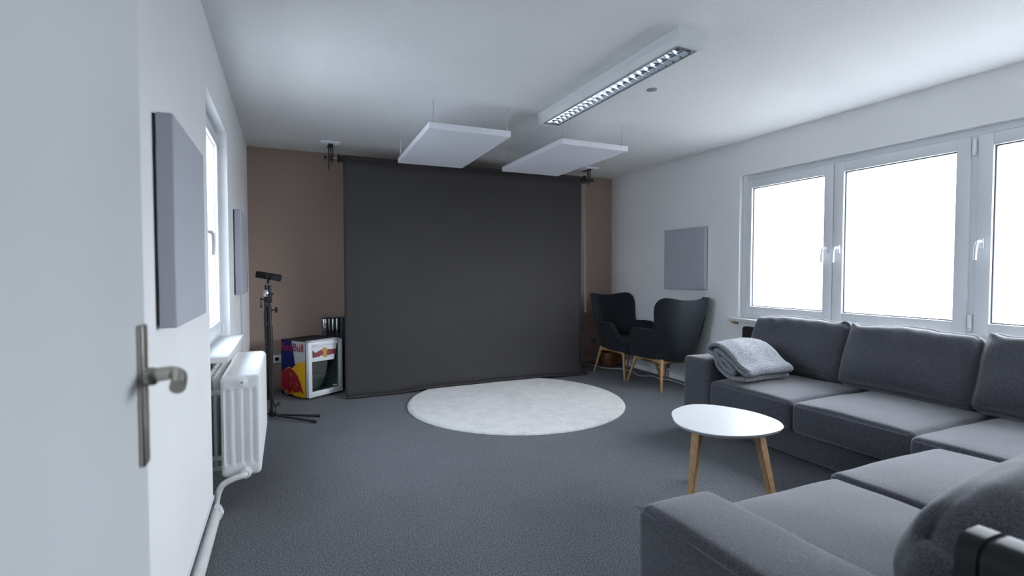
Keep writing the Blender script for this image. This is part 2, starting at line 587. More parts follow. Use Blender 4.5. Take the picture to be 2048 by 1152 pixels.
# ------------------------------------------------------------------ left wall: panels, radiator, pipe
def wall_panel(label, x0, x1, y0, y1, z0, z1, m, back):
    root = thing('acoustic_panel', label, 'acoustic panel', ((x0 + x1) / 2, (y0 + y1) / 2, z0), group='grey acoustic wall panels')
    bm = bmesh.new()

    def wob(q, u, v, w):
        return q + Vector((0.0012, 0.001, 0.001)) * noise.noise(q * 9)
    soft_box(bm, x0, x1, y0, y1, z0, z1, 0.006, 0, 10, wob)
    finish(bm, 'fabric_cover', m, root)
    bm = bmesh.new()
    a, b = (back, x0 + 0.004) if back < x0 else (x1 - 0.004, back)
    box(bm, a, b, y0 + 0.004, y1 - 0.004, z0 + 0.012, z1 - 0.004)  # spacer fills the gap; its black stands for the shadow behind the panel
    finish(bm, 'shaded_gap_spacer', M_BLACK, root, smooth=False)
    return root


wall_panel('large-looking square grey acoustic panel on the left wall nearest the door handle', XL + 0.007, XL + 0.052, 1.745, 2.325, 1.055, 1.678, M_FOAM, XL)
wall_panel('square grey acoustic panel on the left wall beyond the narrow window, above the microphone', XL + 0.007, XL + 0.052, 4.14, 4.74, 1.05, 1.672, M_FOAM, XL)
wall_panel('square grey acoustic panel on the right wall above the two armchairs', XR - 0.050, XR - 0.005, 3.985, 4.60, 1.028, 1.692, M_FOAM, XR)

rad = thing('radiator', 'white ribbed column radiator under the narrow window', 'radiator', (-0.21, 3.1, 0.235))
RX0, RX1, RZ0, RZ1, RY0 = -0.313, -0.131, 0.172, 0.694, 2.900


def section(y, first):
    bm = bmesh.new()
    d = 0.036
    if first:
        nx, nz = 52, 110
        tx = [(-0.036, 0), ]
        g = {}
        W, Hh = RX1 - RX0, RZ1 - RZ0
        cols = [W * (0.165 + 0.223 * k) for k in range(4)]

        def depth(x, z):
            e = 0.0
            # capsule shaped grooves between the tubes
            for c in cols:
                zz = min(max(z, 0.075), Hh - 0.085)
                dd = math.hypot((x - c), (z - zz) * 1.0)
                w = 0.0155
                if dd < w:
                    s = dd / w
                    e = max(e, 0.010 * (1 - s ** 3))
            # rounded rim
            r = 0.022
            ex = min(x, W - x)
            ez = min(z, Hh - z)
            if ex < r or ez < r:
                ax = max(0, r - ex) / r
                az = max(0, r - ez) / r
                s = min(1, math.hypot(ax, az))
                e = max(e, 0.012 * (1 - math.sqrt(max(0, 1 - s * s))))
            return e
        rows = []
        rr = 0.03
        for j in range(nz + 1):
            z = Hh * j / nz
            row = []
            inset = 0.0
            for zz in (z, Hh - z):
                if zz < rr:
                    inset = max(inset, rr - math.sqrt(max(0, rr * rr - (rr - zz) ** 2)))
            for i in range(nx + 1):
                x = inset + (W - 2 * inset) * i / nx
                row.append(bm.verts.new((RX0 + x, y + depth(x, z), RZ0 + z)))
            rows.append(row)
        for j in range(nz):
            for i in range(nx):
                bm.faces.new((rows[j][i], rows[j][i + 1], rows[j + 1][i + 1], rows[j + 1][i]))
        # sides back to the section's rear
        loop = [rows[0][i] for i in range(nx + 1)] + [rows[j][nx] for j in range(1, nz + 1)] + [rows[nz][i] for i in range(nx - 1, -1, -1)] + [rows[j][0] for j in range(nz - 1, 0, -1)]
        back = [bm.verts.new((v.co.x, y + d, v.co.z)) for v in loop]
        n = len(loop)
        for i in range(n):
            bm.faces.new((loop[i], loop[(i + 1) % n], back[(i + 1) % n], back[i]))
        bm.faces.new(back)
    else:
        rr = 0.03
        pts = []
        for cx, cz, a0 in ((RX1 - rr, RZ0 + rr, -PI / 2), (RX1 - rr, RZ1 - rr, 0), (RX0 + rr, RZ1 - rr, PI / 2), (RX0 + rr, RZ0 + rr, PI)):
            for k in range(7):
                a = a0 + PI / 2 * k / 6
                pts.append((cx + rr * math.cos(a), cz + rr * math.sin(a)))
        cx0, cz0 = (RX0 + RX1) / 2, (RZ0 + RZ1) / 2
        rings = []
        for dy, ins in ((0.0, 0.012), (0.003, 0.005), (0.010, 0.0), (0.026, 0.0), (0.033, 0.005), (0.036, 0.012)):
            ring = []
            for (x, z) in pts:
                sx = ((RX1 - RX0) / 2 - ins) / ((RX1 - RX0) / 2)
                sz = ((RZ1 - RZ0) / 2 - ins) / ((RZ1 - RZ0) / 2)
                ring.append(bm.verts.new((cx0 + (x - cx0) * sx, y + dy, cz0 + (z - cz0) * sz)))
            rings.append(ring)
        n = len(pts)
        for a, b in zip(rings, rings[1:]):
            for i in range(n):
                bm.faces.new((a[i], a[(i + 1) % n], b[(i + 1) % n], b[i]))
        bm.faces.new(rings[0])
        bm.faces.new(rings[-1])
        # rear column standing in the wall niche
        for xr in (RX0 - .030, RX0 - .062):
            tube(bm, [(xr, y + .018, RZ0 + .03), (xr, y + .018, RZ1 - .012)], 0.0085, 8)
        box(bm, RX0 - .070, RX0 + .01, y + .010, y + .026, RZ0 + .022, RZ0 + .046, 0.006, 2)
    return finish(bm, 'radiator_section', M_RAD, rad, angle=50)


NS = 18
pitch = 0.0475
section(RY0, True)
s0 = section(RY0 + pitch, False)
for i in range(2, NS):
    c = s0.copy()
    COL.objects.link(c)
    c.location.y += pitch * (i - 1)
bm = bmesh.new()
for z in (RZ0 + 0.05, RZ1 - 0.05):
    tube(bm, [(-0.222, RY0 + 0.02, z), (-0.222, RY0 + pitch * (NS - 1) + .02, z)], 0.02, 14)
finish(bm, 'connecting_hub', M_RAD, rad)
bm = bmesh.new()
lathe(bm, [(0.027, 0), (0.027, 0.006), (0.022, 0.009)], (-0.215, RY0 + 0.004, 0.657), (0, -1, 0), 28)
lathe(bm, [(0.019, 0.008), (0.019, 0.016), (0.015, 0.019)], (-0.215, RY0 + 0.004, 0.657), (0, -1, 0), 6)
plug = finish(bm, 'bleed_plug', M_RAD, rad, angle=25)
bm = bmesh.new()
lathe(bm, [(0.005, 0.0185), (0.005, 0.021)], (-0.215, RY0 + 0.004, 0.657), (0, -1, 0), 14)
lathe(bm, [(0.0025, 0.0205), (0.0025, 0.0225)], (-0.215, RY0 + 0.004, 0.657), (0, -1, 0), 10, mi=1)
finish(bm, 'vent_screw', [M_BLACK, M_RAD], rad)
for z in (0.26, 0.60):
    for y in (2.966, 3.536):
        bm = bmesh.new()
        box(bm, XL - .105, RX0 + 0.01, y - 0.012, y + 0.012, z - 0.012, z + 0.012, 0.003)
        finish(bm, 'wall_bracket', M_PIPE, rad)

hp_ = thing('heating_pipe', 'thick white heating pipe along the foot of the left wall, feeding the radiator', 'pipe', (-0.33, 1.5, 0))
PXc, PZ = -0.337, 0.034
bm = bmesh.new()
tube(bm, [(PXc, YF + .02, PZ), (PXc, 2.82, PZ)], 0.030, 24)
finish(bm, 'floor_pipe', M_PIPE, hp_)
bm = bmesh.new()
lathe(bm, [(0.036, 0), (0.040, 0.008), (0.040, 0.03), (0.034, 0.034), (0.034, 0.06), (0.026, 0.066)], (PXc, 2.80, PZ), (0, 1, 0), 8)
finish(bm, 'coupling_nut', M_PIPE, hp_, angle=25)
bm = bmesh.new()
tube(bm, smooth_path([(PXc, 2.84, PZ), (PXc, 2.868, 0.045), (-0.330, 2.872, 0.10), (-0.308, 2.868, 0.150), (-0.265, 2.862, 0.176), (-0.225, 2.862, 0.186), (-0.206, 2.872, 0.190), (-0.203, 2.888, 0.192)], 8), 0.0155, 16)
finish(bm, 'feed_pipe', M_PIPE, hp_)
bm = bmesh.new()
lathe(bm, [(0.020, 0), (0.026, 0.004), (0.026, 0.018), (0.030, 0.02), (0.030, 0.032)], (-0.204, 2.866, 0.191), (0.05, 1, 0.02), 8)
finish(bm, 'radiator_nut', M_PIPE, hp_, angle=25)

# right wall pipe on brackets
rp = thing('wall_heating_pipe', 'thin white heating pipe along the foot of the right wall behind the armchairs', 'pipe', (3.98, 4, 0))
bm = bmesh.new()
tube(bm, [(3.972, 0.6, 0.105), (3.972, YB - .03, 0.105)], 0.014, 14)
finish(bm, 'pipe_run', M_PIPE, rp)
for y in (2.9, 4.53, 5.28):
    bm = bmesh.new()
    tube(bm, [(3.972, y - .012, 0.105), (3.972, y + .012, 0.105)], 0.019, 14)
    box(bm, 3.97, XR - .01, y - .01, y + .01, 0.095, 0.165, 0.003)
    finish(bm, 'pipe_clip', M_GREYC, rp)

# ------------------------------------------------------------------ ceiling: lamp, panels, cover
lamp = thing('ceiling_lamp', 'long white louvred fluorescent ceiling lamp, switched off', 'ceiling lamp', (1.94, 2.81, H))
LX0, LX1, LY0, LY1 = 1.835, 2.035, 2.03, 3.60
LZ = H - 0.085
bm = bmesh.new()
gx0, gx1 = LX0 + 0.030, LX1 - 0.045
prof = [(LX0, H - 0.002), (LX1, H - 0.002), (LX1, H - 0.05), (LX1 - 0.03, LZ), (gx1, LZ), (gx1, H - 0.02), (gx0, H - 0.02), (gx0, LZ), (LX0 + 0.012, LZ), (LX0, H - 0.05)]
prism(bm, [(x, LY0 + .04, z) for x, z in prof], (0, LY1 - LY0 - .08, 0))
finish(bm, 'lamp_housing', M_LAMPW, lamp, smooth=False)
for y0, y1 in ((LY0, LY0 + .04), (LY1 - .04, LY1)):
    bm = bmesh.new()
    sgn = -1 if y0 == LY0 else 1
    a = [(LX0 - .002, H - 0.001), (LX1 + .002, H - 0.001), (LX1 + .002, H - 0.05), (LX1 - 0.03, LZ - .001), (LX0 + 0.012, LZ - .001), (LX0 - .002, H - 0.05)]
    prism(bm, [(x, y0, z) for x, z in a], (0, y1 - y0, 0))
    finish(bm, 'end_cap', M_LAMPW, lamp, smooth=False)
gy0, gy1 = LY0 + .045, LY1 - .045
bm = bmesh.new()
box(bm, gx0 - .001, gx1 + .001, gy0, gy1, H - .024, H - .021)
for x in (gx0, gx1):
    prism(bm, [(x, gy0, LZ - 0.002), (x + (0.004 if x == gx0 else -0.004), gy0, LZ - 0.002), (x + (0.02 if x == gx0 else -0.02), gy0, H - .024), (x, gy0, H - .024)], (0, gy1 - gy0, 0))
finish(bm, 'reflector', M_MIRR, lamp, smooth=False)
bm = bmesh.new()
tube(bm, [((gx0 + gx1) / 2, gy0 + .01, H - .037), ((gx0 + gx1) / 2, gy1 - .01, H - .037)], 0.0095, 14)
finish(bm, 'fluorescent_tube', M_TUBE, lamp)
bm = bmesh.new()
n = 24
for i in range(n):
    y = gy0 + (gy1 - gy0) * (i + .5) / n
    # V-shaped cross blades with curved lower edge
    for s in (-1, 1):
        pts = [(gx0 + .004, y + s * .001, LZ), ((gx0 + gx1) / 2, y + s * .001, LZ + .009), (gx1 - .004, y + s * .001, LZ), (gx1 - .012, y + s * .013, LZ + .034), (gx0 + .012, y + s * .013, LZ + .034)]
        prism(bm, pts, (0, 0.0008 * s, 0))
finish(bm, 'louvre_blades', M_MIRR, lamp, smooth=False)
bm = bmesh.new()
ring = [(gx0 - .004, gx0 + .003), (gx1 - .003, gx1 + .004)]
for a, b in ring:
    box(bm, a, b, gy0 - .004, gy1 + .004, LZ - .004, LZ + .002)
for a, b in ((gy0 - .004, gy0 + .003), (gy1 - .003, gy1 + .004)):
    box(bm, gx0, gx1, a, b, LZ - .004, LZ + .002)
finish(bm, 'louvre_rim', M_GREYC, lamp, smooth=False)

bm = bmesh.new()
lathe(bm, [(0.034, 0), (0.034, 0.004), (0.028, 0.007)], (2.308, 2.812, H), (0, 0, -1), 28)
tag(finish(bm, 'blanking_plate', M_GREYC), 'small round grey cover on the ceiling right of the long lamp', 'ceiling cover')


def link_chain(bm, x, y, z0, z1):
    n = max(4, int((z1 - z0) / 0.017))
    for i in range(n):
        z = z0 + (z1 - z0) * (i + .5) / n
        a = i % 2
        pts = []
        for k in range(13):
            t_ = 2 * PI * k / 12
            u, w = 0.0048 * math.cos(t_), 0.0115 * math.sin(t_)
            pts.append((x + (u if a else 0), y + (0 if a else u), z + w))
        tube(bm, pts, 0.0014, 6, cap=False)


def ceiling_panel(label, x0, x1, y0, y1, z0, z1, rz, hooks):
    cx, cy = (x0 + x1) / 2, (y0 + y1) / 2
    root = thing('ceiling_panel', label, 'acoustic panel', (cx, cy, z0), 0, 'hanging acoustic ceiling panels')
    bm = bmesh.new()
    rot = Matrix.Translation((cx, cy, 0)) @ Matrix.Rotation(rz, 4, 'Z') @ Matrix.Translation((-cx, -cy, 0))

    def wob(q, u, v, w):
        q = rot @ q
        k = math.exp(-((u + .15) ** 2) / 0.18) if v < -0.9 else 0
        return q + Vector((0, 0.0022 * math.sin(q.x * 2 * PI / 0.021) * k, 0)) + Vector((.001, .001, .001)) * noise.noise(q * 7)
    soft_box(bm, x0, x1, y0, y1, z0, z1, 0.005, 0, 90, wob)
    finish(bm, 'fabric_cover', M_FOAMW, root)
    for hx, hy in hooks:
        bm = bmesh.new()
        link_chain(bm, hx, hy, z1 + .02, H - 0.015)
        c = finish(bm, 'hanging_chain', M_CHROME, root)
        bm = bmesh.new()
        tube(bm, [(hx, hy, z1 - .002), (hx, hy, z1 + .022)], 0.0028, 8)
        tube(bm, [(hx + 0.008 * math.cos(2 * PI * k / 12), hy, z1 + .018 + 0.012 * math.sin(2 * PI * k / 12)) for k in range(13)], 0.0018, 6, cap=False)
        tube(bm, [(hx, hy, H - .018), (hx, hy, H)], 0.0026, 8)
        finish(bm, 'screw_hook', M_CHROME, root)
    return root


ceiling_panel('left one of the two pale grey panels hanging flat on chains under the ceiling', 0.955, 1.588, 3.545, 4.81, 2.243, 2.288, math.radians(-1.5),
              [(0.985, 3.60), (1.555, 3.57), (0.99, 4.77), (1.56, 4.77)])
ceiling_panel('right one of the two pale grey panels hanging flat on chains, before the backdrop roll', 2.022, 2.672, 3.555, 4.78, 2.243, 2.288, 0.0,
              [(2.055, 3.60), (2.635, 3.60), (2.06, 4.74), (2.64, 4.74)])

# ------------------------------------------------------------------ backdrop
BX0, BX1, RYc, RZc, RR = 0.517, 3.222, 5.235, 2.325, 0.036
bd = thing('photo_backdrop', 'wide dark charcoal paper backdrop hanging from a roll to the floor', 'backdrop', ((BX0 + BX1) / 2, RYc, 0))
bm = bmesh.new()
tube(bm, [(BX0 - .005, RYc, RZc), (BX1 + .010, RYc, RZc)], RR, 32)
finish(bm, 'paper_roll', M_PAPER, bd)
bm = bmesh.new()
nx = 90
prof = []
y0 = RYc - RR - 0.001
for z in [RZc - i * 0.1 for i in range(0, 19)]:
    prof.append((y0, z))
prof += smooth_path([(y0, 0.50, 0), (y0 - .006, 0.36, 0), (y0 - .022, 0.22, 0), (y0 - .052, 0.11, 0), (y0 - .098, 0.045, 0), (y0 - .150, 0.033, 0), (y0 - .176, 0.031, 0), (y0 - .184, 0.024, 0), (y0 - .180, 0.0165, 0)], 5)
pp = [(p[0], p[1]) for p in prof]
rows = []
for i in range(nx + 1):
    u = i / nx
    x = BX0 + (BX1 - BX0) * u
    row = []
    for (y, z) in pp:
        k = max(0, min(1, (0.6 - z) / 0.6))
        rug = max(0.0, 1 - abs((x - 1.96) / 0.9) ** 6)
        yy = y + 0.004 * noise.noise(Vector((x * 1.1, z * .8, 0))) + k * k * (0.06 * (u - .25)) + 0.012 * k * k * noise.noise(Vector((x * 2.2, 3.1, z * 2)))
        zz = z + k ** 4 * (0.0185 * rug - 0.010 * (1 - rug)) + (0.004 * k ** 3 * noise.noise(Vector((x * 3, 7, 0))))
        row.append(bm.verts.new((x + 0.012 * k * k * (1 if u > .5 else -1) * abs(2 * u - 1) ** 4, yy, max(zz, 0.006))))
    rows.append(row)
for i in range(nx):
    for j in range(len(pp) - 1):
        bm.faces.new((rows[i][j], rows[i + 1][j], rows[i + 1][j + 1], rows[i][j + 1]))
o = finish(bm, 'paper_sheet', M_PAPER, bd)
sm = o.modifiers.new('thickness', 'SOLIDIFY')
sm.thickness = 0.0022
bm = bmesh.new()
n = 120
for x_off, z1_, z0_ in ((0, 2.29, 0.73),):
    pts = []
    for (xa, za, xb, zb) in ((3.243, 2.29, 3.272, 0.75), (3.262, 2.29, 3.290, 0.75)):
        for i in range(n):
            f = i / n
            p = Vector((xa + (xb - xa) * f, 5.180, za + (zb - za) * f))
            bmesh.ops.create_uvsphere(bm, u_segments=6, v_segments=4, radius=0.0032, matrix=Matrix.Translation(p))
    tube(bm, [(3.272, 5.180, .75), (3.281, 5.180, .735), (3.290, 5.180, .75)], 0.003, 6)
finish(bm, 'pull_chain', M_PIPE, bd)


def hanger(label, xc, sgn):
    """bracket at the end of the roll; sgn=-1 left end, +1 right end"""
    root = thing('backdrop_bracket', label, 'bracket', (xc, RYc, H), 0, 'backdrop roll brackets')
    bm = bmesh.new()
    box(bm, xc - .09, xc + .09, RYc - .09, RYc + .2, H - .018, H, 0.004)
    finish(bm, 'ceiling_board', M_FOAMW, root)
    bm = bmesh.new()
    box(bm, xc - .022, xc + .022, RYc - .05, RYc + .13, H - .024, H - .018, 0.002)
    for dx in (-.016, .004, .022):
        tube(bm, [(xc + dx, RYc, H - .02), (xc + dx, RYc, RZc - .035)], 0.0055, 8)
    box(bm, xc - .02, xc + .026, RYc - .018, RYc + .02, RZc - .012, RZc + .014, 0.003)
    finish(bm, 'hook_plate', M_BLACKM, root)
    bm = bmesh.new()
    a, b = (xc - .045, BX0 - .02) if sgn < 0 else (xc + .045, BX1 + .03)
    tube(bm, [(a, RYc, RZc), (b + .035 * sgn, RYc, RZc)], 0.0045, 10)
    finish(bm, 'axle', M_CHROME, root)
    bm = bmesh.new()
    ax = -sgn
    kx = xc + sgn * .06
    lathe(bm, [(0.012, 0), (0.019, 0.004), (0.021, 0.012), (0.012, 0.018), (0.008, 0.028)], (kx, RYc, RZc), (ax, 0, 0), 14)
    finish(bm, 'clamp_knob', M_BLACK, root)
    bm = bmesh.new()
    e = BX0 - .050 if sgn < 0 else BX1 + .072
    lathe(bm, [(0.047, 0), (0.050, 0.004), (0.030, 0.008), (0.030, 0.012), (0.050, 0.016), (0.047, 0.02), (0.030, 0.024), (0.028, 0.042)], (e, RYc, RZc), (ax, 0, 0), 28)
    finish(bm, 'drive_wheel', M_BLACK, root)
    bm = bmesh.new()
    tube(bm, [(xc - .016, RYc - .004, RZc - .03), (xc - .018, RYc - .004, RZc - (.125 if sgn < 0 else .05))], 0.004, 8)
    tube(bm, [(xc + .004, RYc - .004, RZc - .03), (xc + .004, RYc - .004, RZc - .07)], 0.003, 8)
    finish(bm, 'safety_pin', M_BLACKM, root)


hanger('black roll bracket on a ceiling board at the left end of the backdrop', 0.405, -1)
hanger('black roll bracket on a ceiling board at the right end of the backdrop', 3.352, 1)

# ------------------------------------------------------------------ round rug
RC, RRad = Vector((1.963, 4.30)), 1.005
bm = bmesh.new()
rng = random.Random(3)
NR, NA = 110, 460
cen = bm.verts.new((RC.x, RC.y, 0.02))
prev = None
for i in range(1, NR + 1):
    r = RRad * i / NR
    ring = []
    for k in range(NA):
        a = 2 * PI * (k + 0.5 * (i % 2)) / NA
        jr = 0.004 * (rng.random() - .5)
        p = Vector((RC.x + (r + jr) * math.cos(a), RC.y + (r + jr) * math.sin(a), 0))
        edge = max(0.0, min(1.0, (RRad - r) / 0.03))
        tuft = noise.noise(Vector((p.x * 45, p.y * 45, 1.0))) * .5 + noise.noise(Vector((p.x * 100, p.y * 100, 5.0))) * .5
        p.z = 0.004 + 0.016 * math.sqrt(edge) + (0.0065 * tuft * edge + 0.002 * rng.random()) * min(1.0, i / 12)
        p.z = max(p.z, 0.003)
        ring.append(bm.verts.new(p))
    if prev is None:
        for k in range(NA):
            bm.faces.new((cen, ring[k], ring[(k + 1) % NA]))
    else:
        for k in range(NA):
            bm.faces.new((prev[k], ring[k], ring[(k + 1) % NA], prev[(k + 1) % NA]))
    prev = ring
low = [bm.verts.new((v.co.x, v.co.y, 0.0005)) for v in prev]
for k in range(NA):
    bm.faces.new((prev[k], low[k], low[(k + 1) % NA], prev[(k + 1) % NA]))
tag(finish(bm, 'round_rug', M_RUG, angle=180), 'round cream shaggy rug on the carpet before the backdrop', 'rug')

# ------------------------------------------------------------------ microphone stand and microphone
ST = Vector((-0.121, 4.60, 0))
st = thing('microphone_stand', 'black tripod microphone stand beside the radiator', 'microphone stand', ST)
bm = bmesh.new()
tube(bm, [ST + Vector((0, 0, .03)), ST + Vector((-.006, 0, .62))], 0.0165, 16)
tube(bm, [ST + Vector((-.006, 0, .60)), ST + Vector((-.012, 0, 1.00))], 0.0115, 14)
finish(bm, 'pole', M_BLACKM, st)
bm = bmesh.new()
tube(bm, [ST + Vector((-.032, .01, .16)), ST + Vector((-.040, .005, 1.02))], 0.0115, 14)
tube(bm, [ST + Vector((-.036, .008, .66)), ST + Vector((-.040, .005, .88))], 0.0150, 14)
finish(bm, 'folded_boom', M_BLACKM, st)
bm = bmesh.new()
tube(bm, [ST + Vector((-.005, 0, .62)), ST + Vector((-.008, 0, .78))], 0.0185, 16)
tube(bm, [ST + Vector((-.010, 0, .80)), ST + Vector((-.012, 0, .94))], 0.0165, 16)
finish(bm, 'height_clutch', M_BLACK, st)
bm = bmesh.new()
tube(bm, [ST + Vector((.0, 0, .905)), ST + Vector((.035, -.003, .905))], 0.006, 8)
lathe(bm, [(0.010, 0), (0.024, 0.006), (0.026, 0.014), (0.016, 0.022)], ST + Vector((.028, -.003, .905)), (1, 0, 0), 14)
finish(bm, 'clamp_knob', M_BLACK, st)
bm = bmesh.new()
tube(bm, [ST + Vector((-.02, -.012, .99)), ST + Vector((-.075, -.014, .995))], 0.006, 8)
tube(bm, [ST + Vector((-.072, -.014, .998)), ST + Vector((-.068, -.014, .935))], 0.0045, 8)
for zz in (1.0, .935):
    bmesh.ops.create_uvsphere(bm, u_segments=10, v_segments=8, radius=0.009, matrix=Matrix.Translation(ST + Vector((-.071, -.014, zz))))
finish(bm, 'clamp_lever', M_BLACKM, st)
bm = bmesh.new()
lathe(bm, [(0.018, 0), (0.021, 0.006), (0.021, 0.05), (0.017, 0.056)], ST + Vector((-.032, -.004, 1.015)), (0, 0, 1), 20)
finish(bm, 'chrome_sleeve', M_CHROME, st)
bm = bmesh.new()
box(bm, ST.x - .038, ST.x + .010, ST.y - .016, ST.y + .014, .965, 1.018, 0.006)
tube(bm, [ST + Vector((-.032, -.004, 1.06)), ST + Vector((-.034, -.004, 1.115))], 0.010, 12)
tube(bm, [ST + Vector((-.006, -.004, 1.0)), ST + Vector((-.008, -.004, 1.112))], 0.013, 12)
tube(bm, [ST + Vector((.005, -.012, 1.035)), ST + Vector((.02, -.012, 1.035))], 0.008, 10)
finish(bm, 'top_clamp', M_BLACKM, st)
for tip in ((0.235, 4.495), (0.198, 4.325), (-0.30, 4.90)):
    tip = Vector((*tip, 0.014))
    root_ = ST + Vector((0, 0, .055))
    d = (tip - root_)
    side = Vector((-d.y, d.x, 0)).normalized() * 0.014
    bm = bmesh.new()
    tube(bm, [root_ + d * .04, root_ + d * .12 + Vector((0, 0, -.018)), tip], 0.0095, 12)
    leg = finish(bm, 'leg', M_BLACKM, st)
    bm = bmesh.new()
    tube(bm, [tip - d.normalized() * .035, tip + d.normalized() * .006], 0.0125, 12)
    finish(bm, 'rubber_foot', M_BLACK, leg)
bm = bmesh.new()
lathe(bm, [(0.022, 0), (0.026, 0.01), (0.026, 0.05), (0.019, 0.07), (0.019, .11)], ST + Vector((0, 0, .022)), (0, 0, 1), 20)
tube(bm, [ST + Vector((.02, -.01, .10)), ST + Vector((.05, -.015, .13))], 0.006, 8)
lathe(bm, [(0.014, 0), (0.018, 0.006), (0.012, 0.014)], ST + Vector((.045, -.014, .125)), (.8, 0, .5), 12)
finish(bm, 'leg_hub', M_BLACKM, st)

mic = thing('microphone', 'black broadcast microphone held level on top of the stand', 'microphone', ST + Vector((0, 0, 1.13)))
ma, mb = Vector((-0.226, 4.605, 1.200)), Vector((-0.040, 4.570, 1.166))
ax = (mb - ma)
bm = bmesh.new()
lathe(bm, [(0.016, 0), (0.025, 0.002), (0.0275, 0.008), (0.0275, ax.length - .075), (0.0255, ax.length - .068)], ma, ax, 28)
finish(bm, 'microphone_body', M_MICF, mic)
bm = bmesh.new()
lathe(bm, [(0.026, 0), (0.0285, 0.004), (0.0285, 0.062), (0.026, 0.070), (0.012, 0.071)], ma + ax.normalized() * (ax.length - .072), ax, 28)
finish(bm, 'rear_housing', M_BLACK, mic)
bm = bmesh.new()
mid = ma + ax * 0.48
fw = ax.normalized()
sd = fw.cross(Vector((0, 0, 1))).normalized()
pts = []
for k in range(13):
    a = PI + PI * k / 12
    pts.append(mid + sd * (0.034 * math.cos(a)) + Vector((0, 0, 0.040 * math.sin(a))))
pts = [mid + sd * -0.034 + Vector((0, 0, .012))] + pts + [mid + sd * 0.034 + Vector((0, 0, .012))]
tube(bm, pts, 0.006, 8)
for s in (-1, 1):
    lathe(bm, [(0.012, 0), (0.013, 0.004), (0.013, 0.009)], mid + sd * (s * .028), sd * s, 14)
tube(bm, [mid + Vector((0, 0, -.038)), mid + Vector((0, 0, -.062))], 0.012, 12)
finish(bm, 'yoke', M_BLACKM, mic)

# ------------------------------------------------------------------ drinks cooler
fu = Vector((0.8274, 0.5617, 0))
fn_ = Vector((-0.5617, 0.8274, 0))
F0 = Vector((0.179, 5.10, 0))
FW, FD, FH = 0.396, 0.42, 0.554


def fp(a, b, z):
    return F0 + fu * a + fn_ * b + Vector((0, 0, z))


FM = Matrix(((fu.x, fn_.x, 0, F0.x), (fu.y, fn_.y, 0, F0.y), (0, 0, 1, 0), (0, 0, 0, 1)))
fr = thing('drinks_cooler', 'small blue, silver and yellow drinks cooler with a red bull print and glass door', 'mini fridge', F0 + fu * .2 + fn_ * .2)
bm = bmesh.new()
T_ = 0.03
DT = 0.045
for (a0, a1, b0, b1, z0, z1, mi) in ((0, T_, DT, FD, 0.02, FH, 0), (FW - T_, FW, DT, FD, 0.02, FH, 0), (0, FW, FD - T_, FD, 0.02, FH, 0), (0.002, FW - .002, DT, FD - .002, 0.02, 0.05, 0), (0.002, FW - .002, DT, FD - .002, FH - T_, FH, 0)):
    box(bm, a0, a1, b0, b1, z0, z1, 0.002, 1, mi, FM)
finish(bm, 'cabinet', M_SILVER, fr)
bm = bmesh.new()
for (a0, a1, b0, b1, z0, z1) in ((T_, T_ + .004, DT, FD - T_, .05, FH - T_), (FW - T_ - .004, FW - T_, DT, FD - T_, .05, FH - T_), (T_, FW - T_, FD - T_ - .004, FD - T_, .05, FH - T_), (T_, FW - T_, DT, FD - T_, .05, .054), (T_, FW - T_, DT, FD - T_, FH - T_ - .004, FH - T_)):
    box(bm, a0, a1, b0, b1, z0, z1, mtx=FM)
box(bm, T_, FW - T_, 0.20, FD - T_, .05, .19, 0.01, 2, 0, FM)
finish(bm, 'inner_liner', M_INNER, fr)
bm = bmesh.new()
for k in range(9):
    b = 0.07 + k * .035
    tube(bm, [fp(T_ + .004, b, .25), fp(FW - T_ - .004, b, .25)], 0.0022, 6)
for a in (T_ + .006, FW - T_ - .006):
    tube(bm, [fp(a, .06, .25), fp(a, .37, .25)], 0.003, 6)
finish(bm, 'wire_shelf', M_CHROME, fr)
bm = bmesh.new()
soft_box(bm, 0.065, FW - .065, 0.11, 0.34, 0.262, 0.33, 0.03, 0.03, 8, lambda q, u, v, w: FM @ (q + Vector((.008, .008, .004)) * noise.noise(q * 14)))
tag(finish(bm, 'dark_bundle', M_BLACK), 'dark rounded bundle lying on the wire shelf inside the drinks cooler', 'bundle')
bm = bmesh.new()
bw = 0.040
for (a0, a1, z0, z1) in ((0.001, bw, .022, FH - .006), (FW - bw, FW - .001, .022, FH - .006), (bw - .001, FW - bw + .001, .022, .022 + bw + .012), (bw - .001, FW - bw + .001, FH - .006 - bw, FH - .006)):
    box(bm, a0, a1, 0, DT - .004, z0, z1, 0.004, 2, 0, FM)
dr = finish(bm, 'cooler_door', M_DOORW, fr)
bm = bmesh.new()
box(bm, bw - .002, FW - bw + .002, 0.012, 0.017, .07, FH - .044, mtx=FM)
finish(bm, 'door_glass', M_CGLASS, fr, smooth=False)
bm = bmesh.new()
box(bm, -.0005, FW + .0005, DT - .008, DT + .004, .024, FH - .004, mtx=FM)
